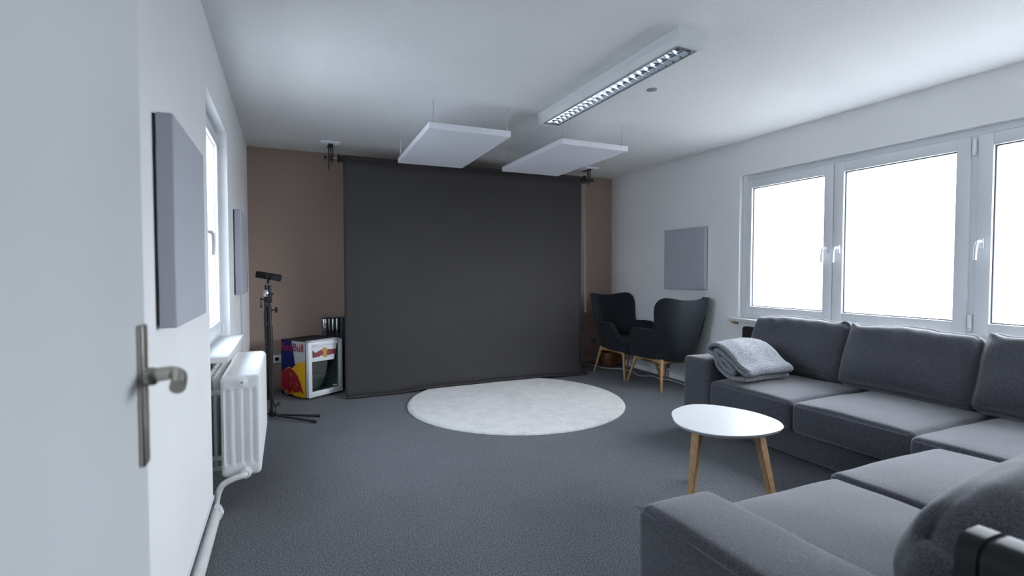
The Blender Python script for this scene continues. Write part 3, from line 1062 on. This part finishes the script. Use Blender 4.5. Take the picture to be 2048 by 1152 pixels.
# gasket is a thin ring: cut out its middle by building four bars instead
bm.free()
bm = bmesh.new()
for (a0, a1, z0, z1) in ((-.0005, .02, .024, FH - .004), (FW - .02, FW + .0005, .024, FH - .004), (.02, FW - .02, .024, .044), (.02, FW - .02, FH - .024, FH - .004)):
    box(bm, a0, a1, DT - .006, DT + .002, z0, z1, mtx=FM)
finish(bm, 'door_gasket', M_GASKET, fr, smooth=False)
for a in (.04, FW - .04):
    for b in (.07, FD - .05):
        bm = bmesh.new()
        tube(bm, [fp(a, b, 0), fp(a, b, .024)], 0.012, 10)
        finish(bm, 'cooler_foot', M_BLACK, fr)
bm = bmesh.new()
box(bm, 0.0, FW, DT + .03, FD, FH, FH + .003, 0.001, 1, 0, FM)
finish(bm, 'top_panel', M_SATIN, fr)
bm = bmesh.new()
box(bm, 0.03, FW - 0.03, 0.004, DT + .03, FH - .003, FH + .006, 0.002, 1, 0, FM)
finish(bm, 'hinge_cover', M_DOORW, fr)


# prints: flat polygons read off the side panel (u to the front edge, v down) and off the door
def side_uv(px, py):
    u = (px - 148) / (470 - 148) if py > 700 else (px - 148) / (457 - 148)
    u = max(0.0, min(1.0, (px - (148 + 12 * (py - 303) / 727)) / 309.0))
    top = 303 + 27 * u
    bot = 1030 + 75 * u
    v = (py - top) / (bot - top)
    return max(0, min(1, u)), max(0, min(1, v))


def side_pt(px, py, lift):
    u, v = side_uv(px, py)
    return fp(-lift, FD - u * (FD - DT - .001), FH - v * (FH - .02))


def side_poly(name, pts, m, lift, parent):
    bm = bmesh.new()
    prism(bm, [side_pt(x, y, lift) for x, y in pts], fu * 0.0006)
    return finish(bm, name, m, parent, smooth=False)


side_poly('blue_print', [(148, 303), (457, 330), (470, 1105), (160, 1030)], M_BLUE, 0.0008, fr)
side_poly('silver_print', [(288, 316), (457, 330), (459, 604), (400, 610), (352, 630), (334, 642)], M_SILVER, 0.0014, fr)
arc = [(459, 600)]
for k in range(1, 12):
    a = math.radians(92 + 8.5 * k)
    arc.append((458 + 178 * math.cos(a), 775 - 172 * math.sin(a)))
side_poly('yellow_sun_print', arc + [(272, 860), (285, 1010), (300, 1050), (345, 1076), (470, 1106)], M_YELLOW, 0.0020, fr)
bull = [(157, 738), (195, 724), (222, 694), (262, 680), (298, 705), (335, 745), (366, 792), (390, 850), (408, 915), (418, 965), (445, 1050), (428, 1046), (402, 1010), (384, 1024), (352, 1018), (326, 1030), (304, 1000),
        (311, 962), (330, 932), (302, 946), (286, 930), (270, 944), (287, 988), (281, 1026), (243, 1040), (214, 1018), (204, 982), (190, 968), (182, 950), (158, 938)]
cx_, cy_ = 285, 860
bigger = []
for i, (x, y) in enumerate(bull):
    x0, y0_ = bull[i - 1]
    x1, y1_ = bull[(i + 1) % len(bull)]
    nx_, ny_ = (y1_ - y0_), -(x1 - x0)
    L_ = math.hypot(nx_, ny_)
    bigger.append((x + 9 * nx_ / L_, y + 9 * ny_ / L_))
side_poly('bull_outline_print', bigger, M_YELLOW, 0.0026, fr)
side_poly('red_bull_print', bull, M_RED, 0.0032, fr)
for st_ in ([(268, 748), (282, 772), (297, 804)], [(283, 868), (290, 900), (272, 940)], [(345, 898), (362, 915), (380, 945)], [(205, 985), (232, 1012), (248, 990), (225, 976)], [(330, 932), (345, 940)], [(385, 990), (410, 1020), (440, 1046)], [(352, 994), (362, 1000)]):
    bm = bmesh.new()
    tube(bm, [side_pt(p.x, p.y, 0.0034) for p in smooth_path([(a, b, 0) for a, b in st_], 4)], 0.0022, 6)
    finish(bm, 'bull_line_print', M_YELLOW, fr)


def text_mesh(name, s, size, m, parent, origin, ux, uy, width=None, bold=0.0):
    cu = bpy.data.curves.new(name, 'FONT')
    cu.body = s
    cu.size = 1.0
    cu.extrude = 0.002
    cu.offset = bold
    tmp = bpy.data.objects.new(name + '_source', cu)
    me = bpy.data.meshes.new_from_object(tmp)
    bpy.data.objects.remove(tmp)
    bpy.data.curves.remove(cu)
    xs = [v.co.x for v in me.vertices]
    w = max(xs) - min(xs)
    x0 = min(xs)
    sx = (width / w) if width else size
    nrm = ux.cross(uy)
    pw = Vector(parent.location)
    for v in me.vertices:
        p = origin + ux * ((v.co.x - x0) * sx) + uy * (v.co.y * size) + nrm * (v.co.z * 0.1)
        v.co = p - pw
    me.materials.append(m)
    o = bpy.data.objects.new(name, me)
    COL.objects.link(o)
    o.parent = parent
    return o


UZ = Vector((0, 0, 1))
text_mesh('red_lettering', 'Red', 0.108, M_LETTER, fr, side_pt(158, 440, 0.0030), -fn_, UZ, 0.160, 0.010)
text_mesh('bull_lettering', 'Bull', 0.108, M_LETTER, fr, side_pt(309, 455, 0.0030), -fn_, UZ, 0.156, 0.010)


def door_pt(px, py, lift=0.0):
    u = (px - 497) / (917 - 497)
    top = 350 - 58 * u
    bot = 1095 - 135 * u
    v = (py - top) / (bot - top)
    return fp(u * FW, 0.0112 - lift, FH - .006 - v * (FH - .028))


def door_poly(name, pts, m, lift):
    bm = bmesh.new()
    prism(bm, [door_pt(x, y, lift) for x, y in pts], fn_ * 0.0005)
    return finish(bm, name, m, fr, smooth=False)


door_poly('door_header_print', [(541, 404), (852, 352), (812, 560), (541, 606)], M_WHITEP, 0.0)
sun = [(700 + 46 * math.cos(2 * PI * k / 28), 475 + 66 * math.sin(2 * PI * k / 28)) for k in range(28)]
door_poly('door_sun_print', sun, M_OCHRE, 0.0008)
lb = [(552, 548), (556, 530), (575, 522), (566, 500), (556, 478), (552, 458), (562, 452), (572, 462), (563, 470), (572, 494), (590, 480), (620, 462), (648, 444), (662, 440), (676, 462), (682, 490), (676, 512), (660, 506), (650, 520), (634, 530), (620, 524), (632, 512), (610, 512), (596, 524), (578, 536), (566, 548)]
rb = [(722, 500), (724, 470), (734, 440), (746, 426), (760, 430), (790, 440), (818, 450), (826, 440), (814, 432), (818, 416), (830, 420), (826, 428), (834, 444), (826, 470), (832, 492), (822, 496), (806, 484), (790, 490), (776, 488), (764, 508), (750, 504), (756, 492), (740, 490), (730, 506)]
door_poly('left_bull_print', lb, M_REDD, 0.0016)
door_poly('right_bull_print', rb, M_REDD, 0.0016)
door_poly('small_bull_print', [(795, 905), (800, 890), (815, 884), (822, 896), (830, 884), (848, 880), (856, 894), (842, 900), (826, 906), (812, 904)], M_WHITEP, 0.0)
text_mesh('small_lettering', 'Red Bull', 0.028, M_WHITEP, fr, door_pt(780, 948, 0.0), (door_pt(868, 930) - door_pt(780, 944)).normalized(), UZ, 0.078, 0.01)

# upright slim cases behind the cooler
specs = [(0.335, 5.625, 0.052, 0.735, 'black upright slim case with a broad silver edge, leftmost behind the drinks cooler', 0.036),
         (0.392, 5.625, 0.030, 0.735, 'thin black upright case with a narrow silver edge behind the drinks cooler', 0.010),
         (0.425, 5.625, 0.036, 0.735, 'black upright case with a silver edge, third from the left behind the drinks cooler', 0.024),
         (0.464, 5.625, 0.044, 0.735, 'black upright case with a silver edge, fourth from the left behind the drinks cooler', 0.034),
         (0.511, 5.625, 0.056, 0.738, 'plain black upright case between the silver-edged cases and the backdrop', 0.006)]
for i, (x, y, w, h, lab, sw) in enumerate(specs):
    root = thing('slim_case', lab, 'case', (x, y, 0), 0, 'upright slim cases behind the cooler')
    bm = bmesh.new()
    box(bm, x, x + w, y - .05, y + .055, 0.0, h, 0.003)
    finish(bm, 'case_body', M_BLACK, root)
    bm = bmesh.new()
    box(bm, x + .004 if i < 4 else x + w - .012, x + .004 + sw if i < 4 else x + w - .006, y - .054, y - .049, h - .16 if i != 0 else h - .125, h - .006, 0.002)
    o = finish(bm, 'silver_edge', M_CHROME, root)
    o['label'] = 'silver metal edge strip'

# sockets on the back wall
def socket(x, z, lab, m):
    root = thing('wall_socket', lab, 'socket', (x, YB, z), 0)
    bm = bmesh.new()
    box(bm, x - .042, x + .042, YB - .014, YB, z - .042, z + .042, 0.006)
    finish(bm, 'socket_plate', m, root)
    bm = bmesh.new()
    lathe(bm, [(0.0215, 0), (0.0215, 0.002), (0.0195, 0.0022), (0.019, -0.004)], (x, YB - .014, z), (0, -1, 0), 24)
    finish(bm, 'socket_ring', m, root)
    bm = bmesh.new()
    for d in (-.0095, .0095):
        lathe(bm, [(0.0028, 0), (0.0028, 0.003)], (x + d, YB - .0148, z), (0, -1, 0), 8)
    finish(bm, 'contact_hole', M_BLACK, root)


socket(-0.100, 0.325, 'white wall socket on the brown wall left of the drinks cooler', M_PVC)
socket(3.735, 0.30, 'wall socket low on the brown wall behind the corner armchair', M_GREYC)

# ------------------------------------------------------------------ armchairs
def armchair(label):
    root = thing('wing_armchair', label, 'armchair', (0, 0, 0), 0, 'dark wing armchairs')
    plan = smooth_path([(0.0, -0.315, 0), (0.13, -0.300, 0), (0.235, -0.235, 0), (0.288, -0.12, 0), (0.306, 0.02, 0), (0.305, 0.16, 0), (0.292, 0.285, 0)], 10)
    L = [0.0]
    for a, b in zip(plan, plan[1:]):
        L.append(L[-1] + (b - a).length)

    def at(s):
        d = s * L[-1]
        for i in range(len(L) - 1):
            if d <= L[i + 1] + 1e-9:
                f = (d - L[i]) / (L[i + 1] - L[i])
                return plan[i] * (1 - f) + plan[i + 1] * f
        return plan[-1].copy()

    def sst(a, b, x):
        t_ = max(0, min(1, (x - a) / (b - a)))
        return t_ * t_ * (3 - 2 * t_)

    def height(s):
        back = 0.925 + 0.03 * sst(0.05, 0.34, s)
        # rounded top corner, then the wing edge down to the arm
        if s > 0.33:
            pass
        if s > 0.29:
            back -= 0.10 * ((s - 0.29) / 0.13) ** 2.5
        arm = 0.615 + 0.012 * math.sin((s - .55) * 9) - 0.19 * sst(0.78, 1.0, s)
        k = sst(0.405, 0.535, s)
        return back * (1 - k) + arm * k

    NU, NV = 60, 22
    bm = bmesh.new()
    rows = []
    for side in range(2 * NU + 1):
        s = abs(side - NU) / NU
        sg = 1 if side >= NU else -1
        p = at(s)
        zt = height(s)
        zb = 0.30 + 0.015 * s
        row = []
        for j in range(NV + 1):
            f = j / NV
            z = zb + (zt - zb) * f
            zz = (z - 0.30)
            bw_ = 1 - sst(0.42, 0.75, s)
            taper = (0.74 + 0.50 * sst(0, 0.66, zz)) * bw_ + (0.88 + 0.20 * sst(0, .3, zz)) * (1 - bw_)
            x = p.x * taper
            y = p.y
            # bottom tucks in, back leans away, wings curl forward
            y = y * (0.86 + 0.14 * sst(0, 0.12, zz)) - 0.17 * zz * bw_ - 0.02
            wing = bw_ * sst(0.30, 0.66, zz) * sst(0.15, 0.45, s)
            y += 0.05 * wing
            row.append(bm.verts.new((sg * x, y, z)))
        rows.append(row)
    for i in range(2 * NU):
        for j in range(NV):
            bm.faces.new((rows[i][j], rows[i][j + 1], rows[i + 1][j + 1], rows[i + 1][j]))
    # underside closing the shell
    o = finish(bm, 'backrest_shell', M_CHAIR, root, angle=80)
    so = o.modifiers.new('padding', 'SOLIDIFY')
    so.thickness = 0.055
    so.offset = -1
    bv = o.modifiers.new('soft_edge', 'BEVEL')
    bv.width = 0.02
    bv.segments = 4
    bv.limit_method = 'ANGLE'
    bv.angle_limit = math.radians(50)
    # piping along the top edge
    bm = bmesh.new()
    tube(bm, [Vector(r[-1].co) if False else p for r, p in zip(rows, edge_pts(o, NU, NV))], 0.0045, 8)
    finish(bm, 'edge_piping', M_SEAM, root)
    # seat
    bm = bmesh.new()

    def sh(q, u, v, w):
        k = 0.80 + 0.20 * sst(-1, 0.2, v)
        return Vector((q.x * k, q.y - (0.0), q.z - 0.02 * (v > .6) * (v - .6)))
    soft_box(bm, -0.262, 0.262, -0.25, 0.300, 0.30, 0.43, 0.045, 0.018, 12, sh)
    finish(bm, 'seat', M_CHAIR, root)
    # dart on the outside of the back
    bm = bmesh.new()
    me = o.data
    pts = []
    for j in range(3, 17):
        s_ = NU + 20 - int((j - 3) * 0.4)
        p_ = me.vertices[(s_) * (NV + 1) + j].co
        q_ = me.vertices[(s_ - 1) * (NV + 1) + j].co
        nr = Vector((p_.x, p_.y, 0)).normalized()
        pts.append(Vector(p_) + Vector((0.42, -0.90, 0)) * 0.0035)
    n_ = len(pts)
    tube(bm, pts, [0.002 + 0.0045 * math.sin(PI * (i + .5) / n_) for i in range(n_)], 6)
    finish(bm, 'back_dart', M_SEAM, root)
    # wooden base
    corners = {(-1, -1): 0, (1, -1): 0, (1, 1): 0, (-1, 1): 0}
    for (sx, sy) in corners:
        top = Vector((sx * 0.205, sy * 0.205 - .01, 0.318))
        foot = Vector((sx * 0.262, sy * 0.285, 0.0))
        bm = bmesh.new()
        tube(bm, [foot, foot + (top - foot) * .04, top], [0.0105, 0.0115, 0.0185], 14)
        finish(bm, 'leg', M_OAK, root)
    for (a, b) in (((-1, -1), (1, -1)), ((1, -1), (1, 1)), ((1, 1), (-1, 1)), ((-1, 1), (-1, -1))):
        p = Vector((a[0] * 0.205, a[1] * 0.205 - .01, 0))
        q = Vector((b[0] * 0.205, b[1] * 0.205 - .01, 0))
        d = (q - p).normalized()
        nrm = Vector((-d.y, d.x, 0)) * 0.009
        bm = bmesh.new()
        poly = []
        for k in range(13):
            f = k / 12
            poly.append(p * (1 - f) + q * f + Vector((0, 0, 0.268 + 0.018 * math.sin(PI * f))) - nrm)
        poly += [q + Vector((0, 0, .312)) - nrm, p + Vector((0, 0, .312)) - nrm]
        prism(bm, poly, nrm * 2)
        finish(bm, 'rail', M_OAK, root, smooth=False)
    return root


def edge_pts(o, NU, NV):
    return [Vector(o.data.vertices[i * (NV + 1) + NV].co) for i in range(2 * NU + 1)]


chair = armchair('dark wing armchair nearest the sofa arm, its outer back turned to the camera')
chair.location = (3.705, 4.285, 0)
chair.rotation_euler = (0, 0, math.radians(-1))
chair2 = copy_tree(chair)
chair2.location = (3.70, 4.93, 0)
chair2.rotation_euler = (0, 0, PI + math.radians(3))
chair2['label'] = 'dark wing armchair in the far corner, its seat facing the camera'

bm = bmesh.new()
lathe(bm, [(0.10, 0), (0.125, 0.01), (0.142, 0.08), (0.145, 0.16), (0.138, 0.18), (0.128, 0.178), (0.128, 0.03), (0.0, 0.028)], (3.835, 5.46, 0), (0, 0, 1), 36)
tag(finish(bm, 'wooden_tub', M_TUB), 'round dark brown wooden tub on the carpet under the corner armchair', 'tub')
bm = bmesh.new()
cp = [(3.60, 5.66), (3.62, 5.55), (3.64, 5.42), (3.655, 5.30), (3.80, 5.17), (3.832, 5.014), (3.753, 4.787), (3.797, 4.705), (3.88, 4.66), (3.856, 4.499), (3.912, 4.416), (3.896, 4.202), (3.82, 3.9), (3.88, 3.6), (3.93, 3.4)]
tube(bm, smooth_path([(x, y, 0.006) for x, y in cp], 6), 0.0045, 8)
tag(finish(bm, 'power_cord', M_CORD), 'white power cord snaking over the carpet under the armchairs', 'cord')

# ------------------------------------------------------------------ sofa
sofa = thing('corner_sofa', 'large charcoal grey L-shaped corner sofa under the wide window', 'sofa', (3.3, 1.2, 0))


def fold(seed, amp, sc=6):
    def f(q, u, v, w):
        return q + Vector((noise.noise(q * sc + Vector((seed, 0, 0))), noise.noise(q * sc + Vector((0, seed, 0))), noise.noise(q * sc + Vector((0, 0, seed))))) * amp
    return f


bm = bmesh.new()
soft_box(bm, 2.955, 3.80, 0.46, 2.80, 0.035, 0.25, 0.02, 0, 12, fold(1, .003))
finish(bm, 'base_frame', M_SOFA, sofa)
bm = bmesh.new()
soft_box(bm, 1.15, 2.98, 0.46, 1.17, 0.035, 0.25, 0.02, 0, 12, fold(2, .003))
finish(bm, 'base_frame', M_SOFA, sofa)
bm = bmesh.new()
soft_box(bm, 3.60, 3.795, 0.46, 2.80, 0.20, 0.62, 0.04, 0, 12, fold(3, .003))
finish(bm, 'back_frame', M_SOFA, sofa)
bm = bmesh.new()
soft_box(bm, 1.32, 3.62, 0.462, 0.60, 0.20, 0.50, 0.04, 0, 12, fold(4, .003))
finish(bm, 'back_frame', M_SOFA, sofa)
bm = bmesh.new()
soft_box(bm, 2.838, 3.80, 2.795, 3.062, 0.03, 0.565, 0.035, 0.008, 12, fold(5, .004))
finish(bm, 'armrest', M_SOFA, sofa)
bm = bmesh.new()
soft_box(bm, 0.895, 1.165, 0.463, 1.145, 0.03, 0.565, 0.035, 0.012, 14, fold(6, .004))
finish(bm, 'armrest', M_SOFA, sofa)
bm = bmesh.new()
pts = [(0.903, 0.48, 0.548), (0.903, 1.11, 0.548), (0.915, 1.135, 0.548)]
tube(bm, smooth_path(pts, 10), 0.0022, 6)
finish(bm, 'arm_piping', M_THREAD, sofa)
# seat cushions
seats = [(2.845, 3.62, 2.135, 2.798), (2.840, 3.62, 1.455, 2.128), (2.775, 3.62, 0.60, 1.448), (1.168, 1.965, 0.60, 1.285), (1.972, 2.735, 0.60, 1.315)]
for i, (x0, x1, y0, y1) in enumerate(seats):
    bm = bmesh.new()
    soft_box(bm, x0, x1, y0, y1, 0.225, 0.415, 0.035, 0.028, 16, fold(10 + i, .005, 5), 0.008)
    s = finish(bm, 'seat_cushion', M_SOFA, sofa)
    bm = bmesh.new()
    r = 0.03
    zz = 0.395
    if i < 3:
        tube(bm, [(x0 - .003 + 0.0, y0 + r, zz + .002), (x0 - .006, (y0 + y1) / 2, zz + .002), (x0 - .003, y1 - r, zz + .002)], 0.0014, 5)
    else:
        tube(bm, [(x0 + r, y1 + .003, zz), ((x0 + x1) / 2, y1 + .006, zz), (x1 - r, y1 + .003, zz)], 0.0014, 5)
    finish(bm, 'seat_seam', M_THREAD, s)


def back_cushion(cx, cy, zb, w, h, th, face, lean, seed, roll=0.0, tuck=1, droop=0.0):
    """loose pillow: width w, height h, thickness th; face = yaw of its front normal"""
    bm = bmesh.new()
    mt = Matrix.Translation((cx, cy, zb)) @ Matrix.Rotation(face, 4, 'Z') @ Matrix.Rotation(lean, 4, 'X') @ Matrix.Rotation(roll, 4, 'Y')

    def f(q, u, v, w_):
        # local: x width, y front(-)/back(+), z height
        k = (1 - abs(u) ** 5) * (1 - abs(w_) ** 6)
        q = q.copy()
        q.y *= (0.72 + 0.28 * (1 - u * u) * (1 - w_ * w_)) if droop else (0.50 + 0.50 * k)
        top = max(0.0, w_)
        # sagging belly and rounded, slightly drawn-in upper corners
        q.z -= (0.0 if droop else 0.022) * top ** 3 * (1 - math.cos(u * PI)) * .5
        q.x -= u * 0.02 * top ** 2
        q.y += -0.028 * (1 - u * u) * math.exp(-((w_ + .35) ** 2) / .25) * max(0.0, -v)
        # diagonal creases near the top edge
        cr = math.exp(-((w_ - .82) ** 2) / .03) * (0.25 if droop else 1.0)
        q.y += 0.0075 * cr * math.sin(u * 17 + w_ * 8 + seed) * (0.5 + noise.noise(Vector((u * 3 + seed, w_ * 2, 0))))
        q.z += 0.007 * top ** 4 * noise.noise(Vector((u * 5 + seed, 0, 2)))
        # crumpled upper corner
        e = math.exp(-((u - tuck) ** 2) / .02 - ((w_ - 1) ** 2) / .05)
        q.z += (0.028 if not droop else 0.0) * e
        q.y += (0.0 if droop else 0.022) * e * math.sin(w_ * 22 + u * 9)
        if droop:
            q.z -= droop * max(0, u) ** 3.2 * max(0, w_ * .5 + .5) ** 1.5
        q += Vector((1, 1, 1)) * (0.002 if droop else 0.006) * noise.noise(q * 6 + Vector((seed * 3, 0, 0)))
        return mt @ q
    soft_box(bm, -w / 2, w / 2, -th / 2, th / 2, 0, h, (0.115 if droop else min(0.055, th * .35)), 0.0, 34, f)
    return finish(bm, 'back_cushion', M_SOFA, sofa, angle=180)


# far section: fronts face -X (yaw -90deg turns local -Y to -X)
FY = -PI / 2
back_cushion(3.555, 2.665, 0.435, 0.80, 0.45, 0.24, FY, math.radians(-19), 1.3)
back_cushion(3.550, 1.905, 0.430, 0.78, 0.455, 0.25, FY, math.radians(-20), 4.1, tuck=-1)
back_cushion(3.540, 1.130, 0.430, 0.80, 0.47, 0.24, FY, math.radians(-20), 7.7, tuck=-1)
# near section: fronts face +Y
FY2 = PI
back_cushion(1.690, 0.645, 0.434, 0.86, 0.355, 0.25, FY2, math.radians(-19), 2.9, roll=math.radians(4.5), droop=0.10)
back_cushion(2.42, 0.66, 0.435, 0.79, 0.44, 0.24, FY2, math.radians(-17), 5.6)

# ------------------------------------------------------------------ black cases behind the sofa
def hard_case(label, ox, oy, w, d, h, rz):
    """tall black case; local x width, local y depth away from its rounded front plate"""
    root = thing('hard_case', label, 'equipment case', (ox, oy, 0), rz, 'black hard cases behind the sofa')
    mt = Matrix.Translation((ox, oy, 0)) @ Matrix.Rotation(rz, 4, 'Z')

    def rr(x0, x1, z1, r, y):
        pts = [(x0, y, 0.0), (x1, y, 0.0)]
        for k in range(9):
            a = PI / 2 * k / 8
            pts.append((x1 - r + r * math.cos(a), y, z1 - r + r * math.sin(a)))
        for k in range(9):
            a = PI / 2 + PI / 2 * k / 8
            pts.append((x0 + r + r * math.cos(a), y, z1 - r + r * math.sin(a)))
        return [mt @ Vector(p) for p in pts]
    bm = bmesh.new()
    prism(bm, rr(-w / 2, w / 2, h, 0.035, 0.0), mt.to_3x3() @ Vector((0, 0.028, 0)))
    fp_ = finish(bm, 'front_plate', M_SATIN, root, angle=30)
    bm = bmesh.new()
    prism(bm, rr(-w / 2 + .006, w / 2 - .006, h - .006, 0.03, 0.028), mt.to_3x3() @ Vector((0, 0.012, 0)))
    finish(bm, 'joint_strip', M_BLACK, root, angle=30)
    bm = bmesh.new()
    prism(bm, rr(-w / 2, w / 2, h, 0.035, 0.038), mt.to_3x3() @ Vector((0, d - .038, 0)))
    finish(bm, 'case_shell', M_SATIN, root, angle=30)
    for k in range(4):
        bm = bmesh.new()
        x = (k - 1.5) * w * .17
        box(bm, x - .004, x + .004, 0.12, d - .02, h - .001, h + .004, 0.002, 1, 0, mt)
        finish(bm, 'lid_rib', M_SATIN, root)
    bm = bmesh.new()
    c = mt @ Vector((w * .3, -0.0005, h - .10))
    lathe(bm, [(0.005, 0), (0.005, 0.003)], c, mt.to_3x3() @ Vector((0, -1, 0)), 10)
    finish(bm, 'small_screw', M_CHROME, root)


hard_case('black rounded hard case standing between the far sofa arm and the window wall', 3.805, 3.265, 0.17, 0.15, 0.725, FY)
hard_case('black ribbed hard case behind the near end of the sofa, at the lower right corner', 1.022, 0.438, 0.10, 0.34, 0.80, PI)

# ------------------------------------------------------------------ folded blanket
prof = [(2.500, 0.470), (2.560, 0.462), (2.635, 0.462), (2.700, 0.487), (2.752, 0.526), (2.772, 0.572), (2.800, 0.604), (2.840, 0.618), (2.858, 0.645), (2.825, 0.676), (2.755, 0.684), (2.690, 0.668), (2.630, 0.630), (2.575, 0.583), (2.528, 0.553), (2.492, 0.540), (2.474, 0.522),
        (2.492, 0.507), (2.556, 0.530), (2.625, 0.578), (2.690, 0.618), (2.750, 0.640), (2.780, 0.636), (2.762, 0.606), (2.722, 0.556), (2.680, 0.520), (2.630, 0.500), (2.600, 0.506), (2.640, 0.540), (2.690, 0.580), (2.720, 0.596)]
cl = smooth_path([(0, a, b + 0.006) for a, b in prof], 4)
N = len(cl)
th = 0.0165
outl = []
for sgn in (1, -1):
    rowp = []
    for i, p in enumerate(cl):
        d = cl[min(i + 1, N - 1)] - cl[max(i - 1, 0)]
        nrm = Vector((0, -d.z, d.y)).normalized()
        rowp.append((p, nrm * th * sgn))
    outl += rowp if sgn == 1 else list(reversed(rowp))
bm = bmesh.new()
NXb = 70
rings = []
xa, xb = 2.872, 3.315
for j in range(NXb + 1):
    f = j / NXb
    x = xa + (xb - xa) * f
    e = min(f, 1 - f) * NXb
    rnd = 1.0 if e >= 3 else (0.55, 0.8, 0.92)[int(e)]
    ring = []
    for (p, off) in outl:
        q = p + off * rnd
        q = Vector((x, q.y, q.z))
        k = (q.z - 0.44)
        q.z += 0.018 * noise.noise(Vector((x * 6, q.y * 4, 1))) * min(1, max(0, k * 6)) - 0.02 * f * max(0, k) * 2 + 0.018 * math.sin(f * PI) * max(0, k) * 3
        q.y += 0.012 * noise.noise(Vector((x * 5, 9, q.z * 3)))
        q += Vector((1, 1, 1)) * 0.0034 * noise.noise(q * 70)
        q.x += 0.010 * noise.noise(Vector((q.y * 9, q.z * 9, 4)))
        ring.append(bm.verts.new(q))
    rings.append(ring)
n = len(outl)
for a, b in zip(rings, rings[1:]):
    for i in range(n):
        bm.faces.new((a[i], a[(i + 1) % n], b[(i + 1) % n], b[i]))
for rg in (rings[0], rings[-1]):
    for i in range(N - 1):
        bm.faces.new((rg[i], rg[i + 1], rg[n - 2 - i], rg[n - 1 - i]))
tag(finish(bm, 'folded_blanket', M_BLANKET, angle=180), 'pale grey fleece blanket folded up against the far sofa arm', 'blanket')

# ------------------------------------------------------------------ coffee table
TZ = 0.45
outline = [(1.853, 2.069), (1.905, 2.135), (1.981, 2.193), (2.128, 2.233), (2.251, 2.165), (2.331, 1.992), (2.323, 1.829), (2.263, 1.734), (2.183, 1.691), (2.042, 1.680), (1.916, 1.712), (1.826, 1.784), (1.789, 1.900), (1.808, 1.995), (1.853, 2.069)]
sp = smooth_path([(x, y, 0) for x, y in outline], 8)[:-1]
c0 = Vector((sum(p.x for p in sp) / len(sp), sum(p.y for p in sp) / len(sp), 0))
tb = thing('coffee_table', 'small white rounded-triangle coffee table on splayed wooden legs', 'coffee table', (c0.x, c0.y, 0))


def slab(bm, layers):
    rs = []
    for z, s in layers:
        rs.append([bm.verts.new((c0.x + (p.x - c0.x) * s, c0.y + (p.y - c0.y) * s, z)) for p in sp])
    n = len(sp)
    for a, b in zip(rs, rs[1:]):
        for i in range(n):
            bm.faces.new((a[i], a[(i + 1) % n], b[(i + 1) % n], b[i]))
    bm.faces.new(rs[0])
    bm.faces.new(rs[-1])


bm = bmesh.new()
slab(bm, [(TZ - .006, 0.985), (TZ - .005, 0.995), (TZ - .001, 1.0), (TZ, 0.996)])
finish(bm, 'table_top', M_TABLE, tb, angle=35)
bm = bmesh.new()
slab(bm, [(TZ - .018, 0.955), (TZ - .016, 0.968), (TZ - .0062, 0.985)])
finish(bm, 'top_edge', M_EDGE, tb, angle=35)
for tp, ft in (((1.845, 1.885), (1.755, 1.845)), ((2.135, 1.775), (2.120, 1.640)), ((2.100, 2.110), (2.150, 2.235))):
    a, b = Vector((*tp, TZ - .017)), Vector((*ft, 0.0))
    d = Vector((ft[0] - tp[0], ft[1] - tp[1], 0))
    d = d.normalized() if d.length > 1e-6 else Vector((1, 0, 0))
    e = Vector((-d.y, d.x, 0))
    bm = bmesh.new()
    vs = []
    for p, s in ((b, .0135), (a, .021)):
        vs.append([bm.verts.new(p + d * s * i + e * s * j) for i, j in ((-1, -1), (1, -1), (1, 1), (-1, 1))])
    for i in range(4):
        bm.faces.new((vs[0][i], vs[0][(i + 1) % 4], vs[1][(i + 1) % 4], vs[1][i]))
    bm.faces.new(vs[0])
    bm.faces.new(vs[1])
    bmesh.ops.bevel(bm, geom=list(bm.edges), offset=0.003, segments=2, affect='EDGES')
    finish(bm, 'leg', M_OAK, tb)
